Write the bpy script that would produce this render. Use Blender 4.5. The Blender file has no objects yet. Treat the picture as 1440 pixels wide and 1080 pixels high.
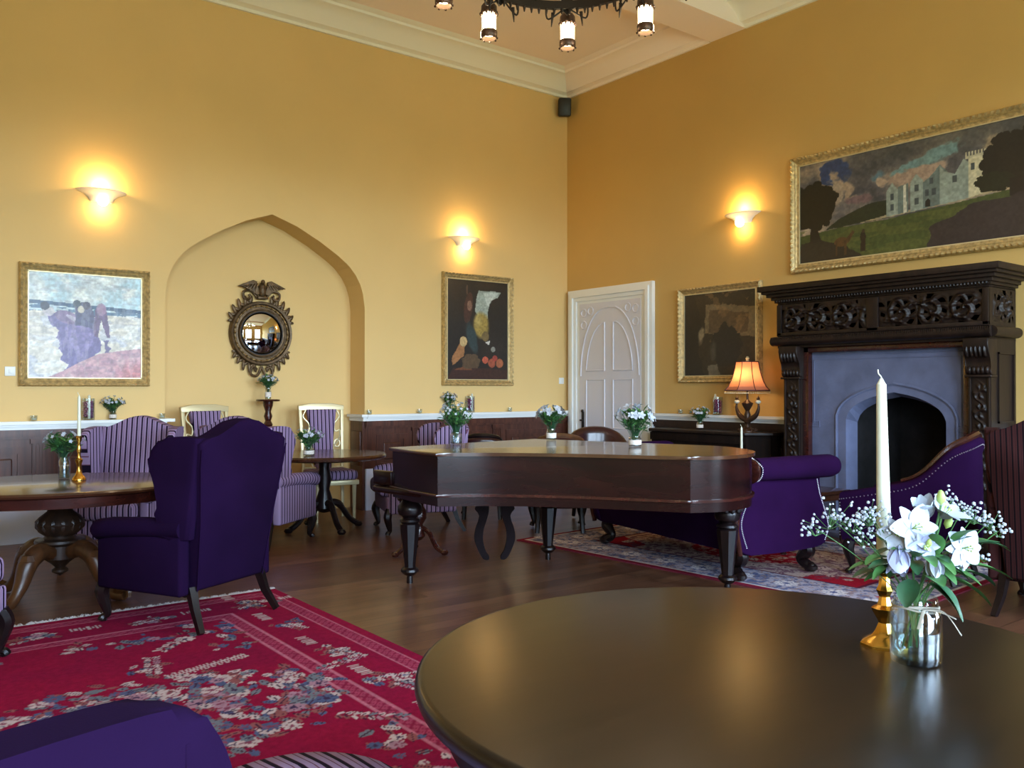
import bpy, bmesh, math, random
import numpy as np
from mathutils import Vector, Matrix
random.seed(7); np.random.seed(7)
S = bpy.context.scene; C = S.collection
PI = math.pi
def rad(a): return math.radians(a)
def lin(c): return tuple(((x/255)/12.92 if x/255 <= .04045 else ((x/255+.055)/1.055)**2.4) for x in c)

# ------------------------------------------------------------------ materials
def newmat(name):
    m = bpy.data.materials.new(name); m.use_nodes = True
    nt = m.node_tree; b = nt.nodes['Principled BSDF']
    return m, nt, b
def setc(sock, c): sock.default_value = (c[0], c[1], c[2], 1)
def mat(name, col, rough=.6, metal=0, noise=0, nscale=8, bump=0, bscale=60, sheen=0, coat=0, spec=.5):
    m, nt, b = newmat(name); c = lin(col)
    setc(b.inputs['Base Color'], c); b.inputs['Roughness'].default_value = rough; b.inputs['Metallic'].default_value = metal
    b.inputs['Specular IOR Level'].default_value = spec
    if sheen: b.inputs['Sheen Weight'].default_value = sheen; b.inputs['Sheen Roughness'].default_value = .4
    if coat: b.inputs['Coat Weight'].default_value = coat; b.inputs['Coat Roughness'].default_value = .12
    if noise or bump: tc = nt.nodes.new('ShaderNodeTexCoord')
    if noise:
        n = nt.nodes.new('ShaderNodeTexNoise'); n.inputs['Scale'].default_value = nscale; n.inputs['Detail'].default_value = 5
        nt.links.new(tc.outputs['Object'], n.inputs['Vector'])
        r = nt.nodes.new('ShaderNodeValToRGB'); e = r.color_ramp.elements
        e[0].position = .3; e[1].position = .7
        e[0].color = (*[x*(1-noise) for x in c], 1); e[1].color = (*[min(1, x*(1+noise)) for x in c], 1)
        nt.links.new(n.outputs['Fac'], r.inputs['Fac']); nt.links.new(r.outputs['Color'], b.inputs['Base Color'])
    if bump:
        n2 = nt.nodes.new('ShaderNodeTexNoise'); n2.inputs['Scale'].default_value = bscale; n2.inputs['Detail'].default_value = 3
        nt.links.new(tc.outputs['Object'], n2.inputs['Vector'])
        bp = nt.nodes.new('ShaderNodeBump'); bp.inputs['Strength'].default_value = bump; bp.inputs['Distance'].default_value = .01
        nt.links.new(n2.outputs['Fac'], bp.inputs['Height']); nt.links.new(bp.outputs['Normal'], b.inputs['Normal'])
    return m
def wood(name, c1, c2, rough=.35, stretch=(1, 12, 12), scale=2.5, coat=0, bump=.03, spec=.5):
    m, nt, b = newmat(name)
    tc = nt.nodes.new('ShaderNodeTexCoord'); mp = nt.nodes.new('ShaderNodeMapping'); mp.inputs['Scale'].default_value = stretch
    n = nt.nodes.new('ShaderNodeTexNoise'); n.inputs['Scale'].default_value = scale; n.inputs['Detail'].default_value = 7; n.inputs['Distortion'].default_value = .6
    nt.links.new(tc.outputs['Object'], mp.inputs['Vector']); nt.links.new(mp.outputs['Vector'], n.inputs['Vector'])
    r = nt.nodes.new('ShaderNodeValToRGB'); e = r.color_ramp.elements
    e[0].position = .3; e[1].position = .72; e[0].color = (*lin(c1), 1); e[1].color = (*lin(c2), 1)
    nt.links.new(n.outputs['Fac'], r.inputs['Fac']); nt.links.new(r.outputs['Color'], b.inputs['Base Color'])
    b.inputs['Roughness'].default_value = rough; b.inputs['Specular IOR Level'].default_value = spec
    if coat: b.inputs['Coat Weight'].default_value = coat; b.inputs['Coat Roughness'].default_value = .1
    bp = nt.nodes.new('ShaderNodeBump'); bp.inputs['Strength'].default_value = bump; bp.inputs['Distance'].default_value = .01
    nt.links.new(n.outputs['Fac'], bp.inputs['Height']); nt.links.new(bp.outputs['Normal'], b.inputs['Normal'])
    return m
def stripemat(name, base, dark, mid, period=.043):
    m, nt, b = newmat(name)
    uv = nt.nodes.new('ShaderNodeUVMap'); uv.uv_map = 'stripe'
    sx = nt.nodes.new('ShaderNodeSeparateXYZ'); nt.links.new(uv.outputs['UV'], sx.inputs[0])
    mu = nt.nodes.new('ShaderNodeMath'); mu.operation = 'MULTIPLY'; mu.inputs[1].default_value = 1/period
    nt.links.new(sx.outputs['X'], mu.inputs[0])
    fr = nt.nodes.new('ShaderNodeMath'); fr.operation = 'FRACT'; nt.links.new(mu.outputs[0], fr.inputs[0])
    r = nt.nodes.new('ShaderNodeValToRGB'); r.color_ramp.interpolation = 'CONSTANT'
    e = r.color_ramp.elements; e[0].position = 0; e[0].color = (*lin(base), 1); e[1].position = .38; e[1].color = (*lin(mid), 1)
    for p, c in ((.46, base), (.70, dark), (.96, mid)):
        x = e.new(p); x.color = (*lin(c), 1)
    nt.links.new(fr.outputs[0], r.inputs['Fac']); nt.links.new(r.outputs['Color'], b.inputs['Base Color'])
    b.inputs['Roughness'].default_value = .9; b.inputs['Specular IOR Level'].default_value = .12
    return m
def vcol(name, rough=.6, coat=0, bump=0):
    m, nt, b = newmat(name)
    a = nt.nodes.new('ShaderNodeVertexColor'); a.layer_name = 'Col'
    nt.links.new(a.outputs['Color'], b.inputs['Base Color']); b.inputs['Roughness'].default_value = rough
    if coat: b.inputs['Coat Weight'].default_value = coat; b.inputs['Coat Roughness'].default_value = .15
    if bump:
        tc = nt.nodes.new('ShaderNodeTexCoord'); n = nt.nodes.new('ShaderNodeTexNoise'); n.inputs['Scale'].default_value = 250
        nt.links.new(tc.outputs['Object'], n.inputs['Vector']); bp = nt.nodes.new('ShaderNodeBump'); bp.inputs['Strength'].default_value = bump; bp.inputs['Distance'].default_value = .005
        nt.links.new(n.outputs['Fac'], bp.inputs['Height']); nt.links.new(bp.outputs['Normal'], b.inputs['Normal'])
    return m
def emit(name, col, s):
    m, nt, b = newmat(name); setc(b.inputs['Base Color'], lin(col)); setc(b.inputs['Emission Color'], lin(col)); b.inputs['Emission Strength'].default_value = s
    return m
def glass(name, col=(235, 245, 245), rough=.02):
    m, nt, b = newmat(name)
    nt.nodes.remove(b); out = nt.nodes['Material Output']
    tr = nt.nodes.new('ShaderNodeBsdfTransparent'); setc(tr.inputs[0], lin(col))
    gl = nt.nodes.new('ShaderNodeBsdfGlossy'); gl.inputs['Roughness'].default_value = rough
    lw = nt.nodes.new('ShaderNodeLayerWeight'); lw.inputs['Blend'].default_value = .35
    mx = nt.nodes.new('ShaderNodeMixShader'); nt.links.new(lw.outputs['Facing'], mx.inputs[0])
    ml = nt.nodes.new('ShaderNodeMath'); ml.operation = 'MULTIPLY_ADD'; ml.inputs[1].default_value = .55; ml.inputs[2].default_value = .05
    nt.links.new(lw.outputs['Facing'], ml.inputs[0]); nt.links.new(ml.outputs[0], mx.inputs[0])
    nt.links.new(tr.outputs[0], mx.inputs[1]); nt.links.new(gl.outputs[0], mx.inputs[2]); nt.links.new(mx.outputs[0], out.inputs[0])
    return m

W = {}
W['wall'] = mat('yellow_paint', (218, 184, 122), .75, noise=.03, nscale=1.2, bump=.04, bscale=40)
W['wall2'] = mat('shaded_yellow_paint', (194, 158, 92), .75, noise=.03, nscale=1.2, bump=.04, bscale=40)  # same yellow paint, darkened in colour for the side wall's weaker daylight
W['ceil'] = mat('peach_plaster', (246, 232, 222), .85)
W['white'] = mat('white_gloss_paint', (226, 228, 226), .35)
W['skirt'] = mat('skylit_white_paint', (196, 206, 232), .4)  # white skirting with the blue of the sky light put into its colour
W['lyre'] = mat('dull_ebonised_wood', (24, 16, 18), .8, noise=.2, spec=.1)
W['darkoak'] = wood('dull_dark_oak', (18, 12, 10), (32, 21, 16), .75, (8, 8, 1), 3, spec=.1)
W['walnutdk'] = wood('dark_walnut', (34, 22, 15), (58, 38, 25), .4, (4, 4, 1), 5)
W['cream'] = mat('cream_cornice_paint', (236, 234, 222), .7)
W['doorp'] = mat('door_paint', (208, 207, 216), .4)
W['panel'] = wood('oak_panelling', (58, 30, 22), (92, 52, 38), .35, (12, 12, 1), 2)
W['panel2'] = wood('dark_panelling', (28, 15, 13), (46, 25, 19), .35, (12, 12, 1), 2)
W['carved'] = wood('dark_carved_oak', (20, 13, 11), (38, 25, 20), .45, (8, 8, 1), 3, spec=.28)
W['mahog'] = wood('mahogany', (40, 16, 13), (64, 27, 20), .2, (1, 14, 14), 1.6, coat=.3)
W['mahogtop'] = wood('mahogany_top', (46, 24, 15), (70, 38, 23), .22, (1, 10, 10), 1.5, coat=.3)
W['piano'] = wood('piano_rosewood', (20, 8, 8), (38, 14, 12), .24, (1, 1, 6), 2.2, spec=.24)
W['pianotop'] = wood('piano_lid_rosewood', (52, 30, 18), (74, 44, 26), .18, (1, 6, 6), 1.2, coat=.3)
W['ebony'] = wood('ebonised_leg', (14, 9, 10), (27, 15, 15), .3, (8, 8, 1), 3, spec=.3)
W['tabletop'] = wood('dark_oak_top', (19, 13, 9), (30, 20, 13), .28, (1, 8, 8), 1.4, spec=.38)
W['walnut'] = wood('carved_walnut', (58, 34, 18), (92, 56, 30), .35, (4, 4, 1), 5)
W['purple'] = mat('purple_velvet', (26, 10, 38), 1.0, noise=.12, nscale=5, bump=.06, bscale=300, spec=.04)
W['purple2'] = mat('violet_velvet', (34, 10, 45), 1.0, noise=.12, nscale=5, bump=.06, bscale=300, spec=.05)
W['stripe'] = stripemat('striped_upholstery', (140, 120, 152), (20, 11, 32), (96, 60, 82))
W['stripe2'] = stripemat('red_striped_upholstery', (56, 28, 28), (14, 7, 12), (38, 17, 18), .03)
W['gold'] = mat('gilt_frame', (190, 164, 112), .42, .4, noise=.35, nscale=30, bump=.5, bscale=90)
W['golddk'] = mat('aged_gilt', (128, 100, 58), .4, .55, noise=.45, nscale=25, bump=.5, bscale=80)
W['bronze'] = mat('aged_bronze', (88, 68, 44), .42, .5, noise=.4, nscale=22, bump=.4, bscale=70)
W['champ'] = mat('champagne_gilt', (206, 192, 150), .35, .35)
W['brass'] = mat('brass', (206, 160, 76), .2, 1, noise=.15, nscale=20)
W['iron'] = mat('black_iron', (34, 26, 22), .45, .4)
W['iron2'] = mat('dark_patina', (64, 44, 32), .4, .4)
W['leather'] = mat('oxblood_leather', (42, 14, 18), .3, noise=.2, coat=.2)
W['stone'] = mat('grey_limestone', (92, 98, 126), .9, noise=.18, nscale=5, bump=.3, bscale=25)
W['soot'] = mat('sooty_brick', (24, 22, 24), .95, noise=.5, nscale=7, bump=.4, bscale=18)
W['plaster'] = mat('sconce_plaster', (228, 224, 220), .6)
W['wax'] = mat('ivory_wax', (206, 206, 184), .4)
W['plum'] = mat('plum_petals', (124, 30, 88), .4, noise=.5, nscale=40)
W['speaker'] = mat('black_plastic', (18, 17, 17), .5)
W['silver'] = mat('silver_stud', (196, 190, 196), .3, .8)
W['glass'] = glass('clear_glass', (246, 250, 252))
W['water'] = glass('water', (215, 228, 228))
W['leaf'] = mat('green_leaf', (62, 104, 52), .5, noise=.3, nscale=30)
W['leaf2'] = mat('dark_green_leaf', (40, 78, 48), .5, noise=.3, nscale=30)
W['petal'] = mat('white_petal', (164, 170, 180), .5, noise=.05, nscale=40)
W['petalb'] = mat('pale_lilac_petal', (146, 149, 176), .5)
W['stamen'] = mat('yellow_green_bud', (150, 170, 90), .5)
W['twine'] = mat('raffia_twine', (166, 158, 142), .8)
W['lace'] = mat('lace_band', (214, 206, 196), .9, noise=.15, nscale=80)
W['fringe'] = mat('cotton_fringe', (196, 190, 190), .9)
W['mirror'] = mat('mirror_glass', (235, 238, 240), .02, 1)
W['bulb'] = emit('warm_bulb', (255, 214, 140), 12)
W['bulb2'] = emit('warm_lantern', (255, 226, 176), 9)
W['painting'] = vcol('oil_paint', .4, coat=.1)
W['rug'] = vcol('rug_wool', 1.0, bump=.25); W['rug'].node_tree.nodes['Principled BSDF'].inputs['Specular IOR Level'].default_value = .05
def shade_mat():
    m, nt, b = newmat('silk_shade'); nt.nodes.remove(b); out = nt.nodes['Material Output']
    d = nt.nodes.new('ShaderNodeBsdfDiffuse'); t = nt.nodes.new('ShaderNodeBsdfTranslucent'); mx = nt.nodes.new('ShaderNodeMixShader'); mx.inputs[0].default_value = .6
    setc(d.inputs[0], lin((176, 124, 112))); setc(t.inputs[0], lin((222, 156, 116)))
    nt.links.new(d.outputs[0], mx.inputs[1]); nt.links.new(t.outputs[0], mx.inputs[2]); nt.links.new(mx.outputs[0], out.inputs[0]); return m
W['shade'] = shade_mat()
def floor_mat():
    m, nt, b = newmat('polished_floorboards')
    tc = nt.nodes.new('ShaderNodeTexCoord'); mp = nt.nodes.new('ShaderNodeMapping'); mp.inputs['Scale'].default_value = (1, 1, 1)
    nt.links.new(tc.outputs['Object'], mp.inputs['Vector'])
    br = nt.nodes.new('ShaderNodeTexBrick'); br.inputs['Scale'].default_value = 1; br.inputs['Brick Width'].default_value = 3.1; br.inputs['Row Height'].default_value = .14
    br.inputs['Mortar Size'].default_value = .0025; br.inputs['Color1'].default_value = (*lin((112, 76, 54)), 1); br.inputs['Color2'].default_value = (*lin((84, 53, 38)), 1); br.inputs['Mortar'].default_value = (*lin((26, 16, 12)), 1)
    nt.links.new(mp.outputs['Vector'], br.inputs['Vector'])
    n = nt.nodes.new('ShaderNodeTexNoise'); n.inputs['Scale'].default_value = 2.2; n.inputs['Detail'].default_value = 8
    mp2 = nt.nodes.new('ShaderNodeMapping'); mp2.inputs['Scale'].default_value = (1.2, 6, 1); nt.links.new(tc.outputs['Object'], mp2.inputs['Vector']); nt.links.new(mp2.outputs['Vector'], n.inputs['Vector'])
    mx = nt.nodes.new('ShaderNodeMix'); mx.data_type = 'RGBA'; mx.blend_type = 'MULTIPLY'; mx.inputs[0].default_value = .7
    r = nt.nodes.new('ShaderNodeValToRGB'); r.color_ramp.elements[0].position = .3; r.color_ramp.elements[0].color = (.55, .5, .48, 1); r.color_ramp.elements[1].position = .7; r.color_ramp.elements[1].color = (1.2, 1.15, 1.1, 1)
    nt.links.new(n.outputs['Fac'], r.inputs['Fac']); nt.links.new(br.outputs['Color'], mx.inputs[6]); nt.links.new(r.outputs['Color'], mx.inputs[7]); nt.links.new(mx.outputs[2], b.inputs['Base Color'])
    b.inputs['Roughness'].default_value = .3
    bp = nt.nodes.new('ShaderNodeBump'); bp.inputs['Strength'].default_value = .12; bp.inputs['Distance'].default_value = .01
    nt.links.new(n.outputs['Fac'], bp.inputs['Height']); nt.links.new(bp.outputs['Normal'], b.inputs['Normal'])
    return m
W['floor'] = floor_mat()

# ------------------------------------------------------------------ mesh builder
class MB:
    def __init__(s, T=None): s.v = []; s.f = []; s.T = T or Matrix()
    def add(s, vs, fs, M=None):
        o = len(s.v); T = s.T @ M if M is not None else s.T
        s.v += [tuple(T @ Vector(p)) for p in vs]; s.f += [tuple(i+o for i in f) for f in fs]; return s
    def frombm(s, bm, M=None):
        bm.verts.ensure_lookup_table(); vs = [tuple(x.co) for x in bm.verts]; fs = [tuple(x.index for x in f.verts) for f in bm.faces]
        bm.free(); return s.add(vs, fs, M)
    def box(s, x0, y0, z0, x1, y1, z1, bev=0, M=None, seg=2):
        vs = [(x, y, z) for z in (z0, z1) for y in (y0, y1) for x in (x0, x1)]
        fs = [(0, 2, 3, 1), (4, 5, 7, 6), (0, 1, 5, 4), (2, 6, 7, 3), (0, 4, 6, 2), (1, 3, 7, 5)]
        if not bev: return s.add(vs, fs, M)
        bm = bmesh.new(); b = [bm.verts.new(v) for v in vs]
        for f in fs: bm.faces.new([b[i] for i in f])
        bmesh.ops.bevel(bm, geom=bm.edges[:], offset=bev, segments=seg, profile=.5, affect='EDGES'); bm.verts.index_update()
        return s.frombm(bm, M)
    def prism(s, poly, a0, a1, axis='y', bev=0, M=None, shear=None, seg=3):
        # poly in the plane of the two other axes
        def P(p, a): return {'y': (p[0], a, p[1]), 'x': (a, p[0], p[1]), 'z': (p[0], p[1], a)}[axis]
        bm = bmesh.new(); A = [bm.verts.new(P(p, a0)) for p in poly]; B = [bm.verts.new(P(p, a1)) for p in poly]; n = len(poly)
        fa = bm.faces.new(A[::-1]); fb = bm.faces.new(B)
        for i in range(n): bm.faces.new((A[i], A[(i+1) % n], B[(i+1) % n], B[i]))
        if bev: bmesh.ops.bevel(bm, geom=list(fa.edges)+list(fb.edges), offset=bev, segments=seg, profile=.5, affect='EDGES', clamp_overlap=True)
        bmesh.ops.recalc_face_normals(bm, faces=bm.faces[:])
        if shear:
            for v in bm.verts: v.co = shear(v.co)
        bm.verts.index_update(); return s.frombm(bm, M)
    def grid(s, fn, nu, nv, cu=False, M=None):
        vs = [fn(i/nu, j/nv) for j in range(nv+1) for i in range(nu if cu else nu+1)]; w = nu if cu else nu+1; fs = []
        for j in range(nv):
            for i in range(nu):
                a = j*w+i; b = j*w+(i+1) % w if cu else a+1
                fs.append((a, b, b+w, a+w))
        return s.add(vs, fs, M)
    def lathe(s, prof, c=(0, 0, 0), n=20, sx=1, sy=1, a0=0, a1=2*PI, M=None):
        full = abs(a1-a0-2*PI) < 1e-6; k = n if full else n+1; vs = []
        for r, z in prof:
            for i in range(k):
                a = a0+(a1-a0)*i/n; vs.append((c[0]+r*math.cos(a)*sx, c[1]+r*math.sin(a)*sy, c[2]+z))
        fs = []
        for j in range(len(prof)-1):
            for i in range(n):
                a = j*k+i; b = j*k+(i+1) % k if full else a+1
                fs.append((a, b, b+k, a+k))
        if full and tuple(prof[0]) != tuple(prof[-1]):
            if prof[0][0] > 1e-5: fs.append(tuple(range(k-1, -1, -1)))
            if prof[-1][0] > 1e-5: fs.append(tuple((len(prof)-1)*k+i for i in range(k)))
        return s.add(vs, fs, M)
    def tube(s, pts, r, n=8, M=None, flat=1):
        P = [Vector(p) for p in pts]; R = [float(q) for q in np.interp(np.linspace(0, 1, len(P)), np.linspace(0, 1, len(r)), r)] if isinstance(r, (list, tuple)) else [r]*len(P); vs = []; fs = []; up = Vector((0, 0, 1)); prev = None
        for i, p in enumerate(P):
            t = (P[min(i+1, len(P)-1)]-P[max(i-1, 0)]).normalized()
            if prev is None: a = t.cross(up) if abs(t.z) < .95 else t.cross(Vector((1, 0, 0)))
            else: a = prev-t*prev.dot(t)
            a.normalize(); prev = a; b = t.cross(a)
            for k in range(n):
                q = 2*PI*(k+.5)/n; vs.append(tuple(p+a*math.cos(q)*R[i]+b*math.sin(q)*R[i]*flat))
        for i in range(len(P)-1):
            for k in range(n): fs.append((i*n+k, i*n+(k+1) % n, (i+1)*n+(k+1) % n, (i+1)*n+k))
        fs.append(tuple(range(n-1, -1, -1))); fs.append(tuple((len(P)-1)*n+k for k in range(n)))
        return s.add(vs, fs, M)
    def ball(s, c, r, n=10, M=None):
        rx, ry, rz = r if isinstance(r, (tuple, list)) else (r, r, r); m = max(3, n//2)
        prof = [(math.sin(PI*j/m), -math.cos(PI*j/m)) for j in range(m+1)]; vs = [(c[0], c[1], c[2]-rz)]; fs = []
        for j in range(1, m):
            for i in range(n): vs.append((c[0]+prof[j][0]*math.cos(2*PI*i/n)*rx, c[1]+prof[j][0]*math.sin(2*PI*i/n)*ry, c[2]+prof[j][1]*rz))
        vs.append((c[0], c[1], c[2]+rz)); L = len(vs)-1
        for i in range(n):
            fs.append((0, 1+(i+1) % n, 1+i)); fs.append((L, L-n+i, L-n+(i+1) % n))
            for j in range(m-2): a = 1+j*n; fs.append((a+i, a+(i+1) % n, a+n+(i+1) % n, a+n+i))
        return s.add(vs, fs, M)
    def build(s, name, m, parent=None, smooth=True, stripe=None, angle=40, uvfn=None):
        me = bpy.data.meshes.new(name); me.from_pydata(s.v, [], s.f); me.validate()
        bm = bmesh.new(); bm.from_mesh(me); bmesh.ops.recalc_face_normals(bm, faces=bm.faces[:]); bm.to_mesh(me); bm.free()
        me.materials.append(W[m] if isinstance(m, str) else m)
        if smooth:
            me.shade_smooth(); me.set_sharp_from_angle(angle=rad(angle))
        if stripe:
            uv = me.uv_layers.new(name='stripe')
            for p in me.polygons:
                for li in p.loop_indices:
                    co = me.vertices[me.loops[li].vertex_index].co
                    if stripe == 'x': u = co.x
                    elif stripe == 'y': u = co.y
                    else: u = co.y if abs(p.normal.x) > abs(p.normal.y) and abs(p.normal.x) > .5 else co.x
                    uv.data[li].uv = (u+.5, co.z)
        o = bpy.data.objects.new(name, me); C.objects.link(o)
        if parent: o.parent = parent
        return o
def tag(o, label=None, cat=None, group=None, kind=None):
    if label: o['label'] = label
    if cat: o['category'] = cat
    if group: o['group'] = group
    if kind: o['kind'] = kind
    return o
def thing(name, label, cat, loc=(0, 0, 0), rz=0, group=None):
    o = bpy.data.objects.new(name, None); C.objects.link(o); o.empty_display_size = .1
    o.location = loc; o.rotation_euler = (0, 0, rz); return tag(o, label, cat, group)
def struct(o): o['kind'] = 'structure'; return o
def spline(pts, n=6, closed=False):
    P = [Vector(p) for p in pts]; out = []; m = len(P); rng = m if closed else m-1
    for i in range(rng):
        if closed: p0, p1, p2, p3 = P[i-1], P[i], P[(i+1) % m], P[(i+2) % m]
        else: p0, p1, p2, p3 = P[max(i-1, 0)], P[i], P[i+1], P[min(i+2, m-1)]
        for k in range(n):
            t = k/n; out.append(.5*((2*p1)+(-p0+p2)*t+(2*p0-5*p1+4*p2-p3)*t*t+(-p0+3*p1-3*p2+p3)*t**3))
    if not closed: out.append(P[-1])
    return [tuple(p) for p in out]
def interp(tab, x):
    xs = [a for a, b in tab]; return float(np.interp(x, xs, [b for a, b in tab]))

# ------------------------------------------------------------------ camera (eye height 1.38 m, standing near the foreground table)
cam = bpy.data.cameras.new('camera'); co = bpy.data.objects.new('camera', cam); C.objects.link(co)
co.location = (0, 0, 1.38); co.rotation_euler = (rad(90.33), 0, rad(-37.85)); cam.lens = 30.5; cam.sensor_width = 36; cam.clip_start = .05; S.camera = co
CAMF = Vector((math.sin(rad(37.85)), math.cos(rad(37.85)), 0)); CAMR = Vector((math.cos(rad(37.85)), -math.sin(rad(37.85)), 0))

# ------------------------------------------------------------------ room shell
X0, X1, Y0, Y1 = -3.0, 7.81, -2.4, 8.83; ZC = 5.31; ZT = 5.56
NL, NR, ND = 2.54, 4.737, 9.18
struct(MB().grid(lambda u, v: (X0+(X1+.6-X0)*u, Y0+(9.4-Y0)*v, 0), 4, 4).build('floor', 'floor'))
def arch(x):
    t = abs((x-(NL+NR)/2)/((NR-NL)/2)); return interp([(0, 3.234), (.25, 3.14), (.5, 3.0), (.7, 2.865), (.82, 2.765), (.9, 2.66), (.95, 2.56), (.98, 2.46), (1, 2.3)], t)
xs = [NL]+[NL+(NR-NL)*(.5-.5*math.cos(PI*i/48)) for i in range(1, 48)]+[NR]
w = MB()
w.add([(X0, Y1, 0), (NL, Y1, 0), (NL, Y1, ZT+.3), (X0, Y1, ZT+.3)], [(0, 1, 2, 3)]); w.add([(NR, Y1, 0), (X1+.6, Y1, 0), (X1+.6, Y1, ZT+.3), (NR, Y1, ZT+.3)], [(0, 1, 2, 3)])
for a, b in zip(xs, xs[1:]):
    w.add([(a, Y1, arch(a)), (b, Y1, arch(b)), (b, Y1, ZT+.3), (a, Y1, ZT+.3)], [(0, 1, 2, 3)])
    w.add([(a, Y1, arch(a)), (b, Y1, arch(b)), (b, ND, arch(b)), (a, ND, arch(a))], [(0, 1, 2, 3)])
    w.add([(a, ND, 0), (b, ND, 0), (b, ND, arch(b)), (a, ND, arch(a))], [(0, 1, 2, 3)])
for x in (NL, NR): w.add([(x, Y1, 0), (x, ND, 0), (x, ND, 2.3), (x, Y1, 2.3)], [(0, 1, 2, 3)])
struct(w.build('wall_back', 'wall', angle=25))
HY0, HY1, HZ = 3.50, 4.56, 1.40
w = MB()
def quad(w, x, ya, yb, za, zb): w.add([(x, ya, za), (x, yb, za), (x, yb, zb), (x, ya, zb)], [(0, 1, 2, 3)])
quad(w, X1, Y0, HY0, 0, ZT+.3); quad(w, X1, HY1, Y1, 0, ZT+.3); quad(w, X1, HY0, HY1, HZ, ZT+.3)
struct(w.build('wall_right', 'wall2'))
w = MB(); quad(w, X0, Y0, Y1, 0, ZT+.3); struct(w.build('wall_left', 'wall'))
# front wall (behind the camera) with three tall windows
WINS = [(-1.9, .1), (1.5, 3.7), (5.0, 7.0)]; WZ0, WZ1 = .75, 4.0
w = MB(); ed = [X0]+[e for p in WINS for e in p]+[X1+.6]
for i in range(0, len(ed), 2): w.add([(ed[i], Y0, 0), (ed[i+1], Y0, 0), (ed[i+1], Y0, ZT+.3), (ed[i], Y0, ZT+.3)], [(0, 1, 2, 3)])
for a, b in WINS:
    w.add([(a, Y0, 0), (b, Y0, 0), (b, Y0, WZ0), (a, Y0, WZ0)], [(0, 1, 2, 3)]); w.add([(a, Y0, WZ1), (b, Y0, WZ1), (b, Y0, ZT+.3), (a, Y0, ZT+.3)], [(0, 1, 2, 3)])
struct(w.build('wall_front', 'wall'))
for i, (a, b) in enumerate(WINS):
    w = MB()
    for x in (a, b-.07, (a+b)/2-.03): w.box(x, Y0-.06, WZ0, x+.07, Y0+.02, WZ1)
    for z in (WZ0, WZ1-.07, 2.6): w.box(a, Y0-.055, z, b, Y0+.015, z+.06)
    w.box(a-.1, Y0+.001, WZ0-.05, b+.1, Y0+.22, WZ0-.003)
    struct(w.build('window_%d' % (i+1), 'white'))
# ceiling: flat peach panel with a downstand beam, cream cornices
w = MB(); w.add([(X0, Y0, ZT), (X1, Y0, ZT), (X1, Y1, ZT), (X0, Y1, ZT)], [(0, 1, 2, 3)]); struct(w.build('ceiling', 'ceil'))
w = MB(); w.box(X0, 5.89, ZC+.005, X1, 6.37, ZT+.05); struct(w.build('trim_1', 'ceil'))
w = MB(); w.box(X0, .9, ZC+.005, X1, 1.4, ZT+.05); struct(w.build('trim_2', 'ceil'))
cprof = [(0, 0), (.03, 0), (.035, .03), (.07, .045), (.10, .05), (.14, .09), (.20, .15), (.27, .19), (.32, .20), (.33, .225), (.36, .23), (.40, .25)]
def cornice(name, fn, L, m):
    w = MB(); w.grid(lambda u, v: fn(cprof[round(v*(len(cprof)-1))][0], ZC+cprof[round(v*(len(cprof)-1))][1], u*L), 1, len(cprof)-1); return struct(w.build(name, m, angle=30))
cornice('trim_3', lambda p, z, s: (X0+s, Y1-p, z), X1-X0, 'cream')
cornice('trim_4', lambda p, z, s: (X1-p, 6.37+s, z), Y1-6.37, 'ceil')
cornice('trim_5', lambda p, z, s: (X1-p, 1.4+s, z), 5.89-1.4, 'cream')
# dado rail + wainscot + skirting on the back wall
def rail(w, a, b, y, side=-1, axis='x'):
    for (p, z0, z1) in ((.03, 1.015, 1.04), (.05, 1.04, 1.06), (.075, 1.06, 1.09)):
        if axis == 'x': w.box(a, y-p, z0, b, y, z1)
        else: w.box(y-p, a, z0, y, b, z1)
w = MB(); rail(w, X0, NL, Y1-.012); rail(w, NR, X1-.0, Y1-.012)
w.box(NR-.075, Y1-.08, 1.06, NR+.02, ND-.06, 1.09); w.box(NR-.045, Y1-.05, 1.015, NR+.02, ND-.06, 1.06); w.box(NL-.02, Y1-.08, 1.06, NL+.075, ND-.06, 1.09)
struct(w.build('trim_6', 'white'))
def wainscot(spans, fn, name, m, pil):
    w = MB()
    for a, b in spans:
        def bx(s0, z0, s1, z1, d0, d1, bev=0):
            w.box(*fn(s0, z0, d0, s1, z1, d1), bev=bev)
        bx(a, .0, b, 1.015, 0, .012); bx(a, .955, b, 1.015, .0, .05); bx(a, .93, b, .955, 0, .035)
        ps = [p for p in pil if a < p < b]; cuts = [a]+ps+[b]
        for p in ps:
            bx(p-.075, .45, p+.075, .93, 0, .035)
            for k in (-.04, -.013, .013, .04): bx(p+k-.007, .5, p+k+.007, .88, .035, .045)
            bx(p-.09, .89, p+.09, .93, 0, .05)
        for c, d in zip(cuts, cuts[1:]):
            if d-c < .4: continue
            s0, s1 = c+.14, d-.14; nn = max(1, round((s1-s0)/.95)); ww = (s1-s0)/nn
            for k in range(nn):
                q0, q1 = s0+k*ww+.05, s0+(k+1)*ww-.05
                for r in ((q0-.05, .47, q0, .86), (q1, .47, q1+.05, .86), (q0, .80, q1, .86), (q0, .47, q1, .53)): bx(r[0], r[1], r[2], r[3], .0, .026)
                bx(q0+.04, .57, q1-.04, .76, .0, .03, .012)
    return struct(w.build(name, m, smooth=False))
fb = lambda s0, z0, d0, s1, z1, d1: (s0, Y1-d1, z0, s1, Y1-d0, z1)
wainscot([(X0, NL), (NR, X1)], fb, 'trim_7', 'panel', [.27, 1.455, 5.43, 6.61])
w = MB(); w.box(NR-.03, Y1, 0, NR, ND-.06, 1.015); w.box(NR-.045, Y1+.03, .5, NR-.03, ND-.1, .9, .01); struct(w.build('trim_8', 'panel'))
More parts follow.
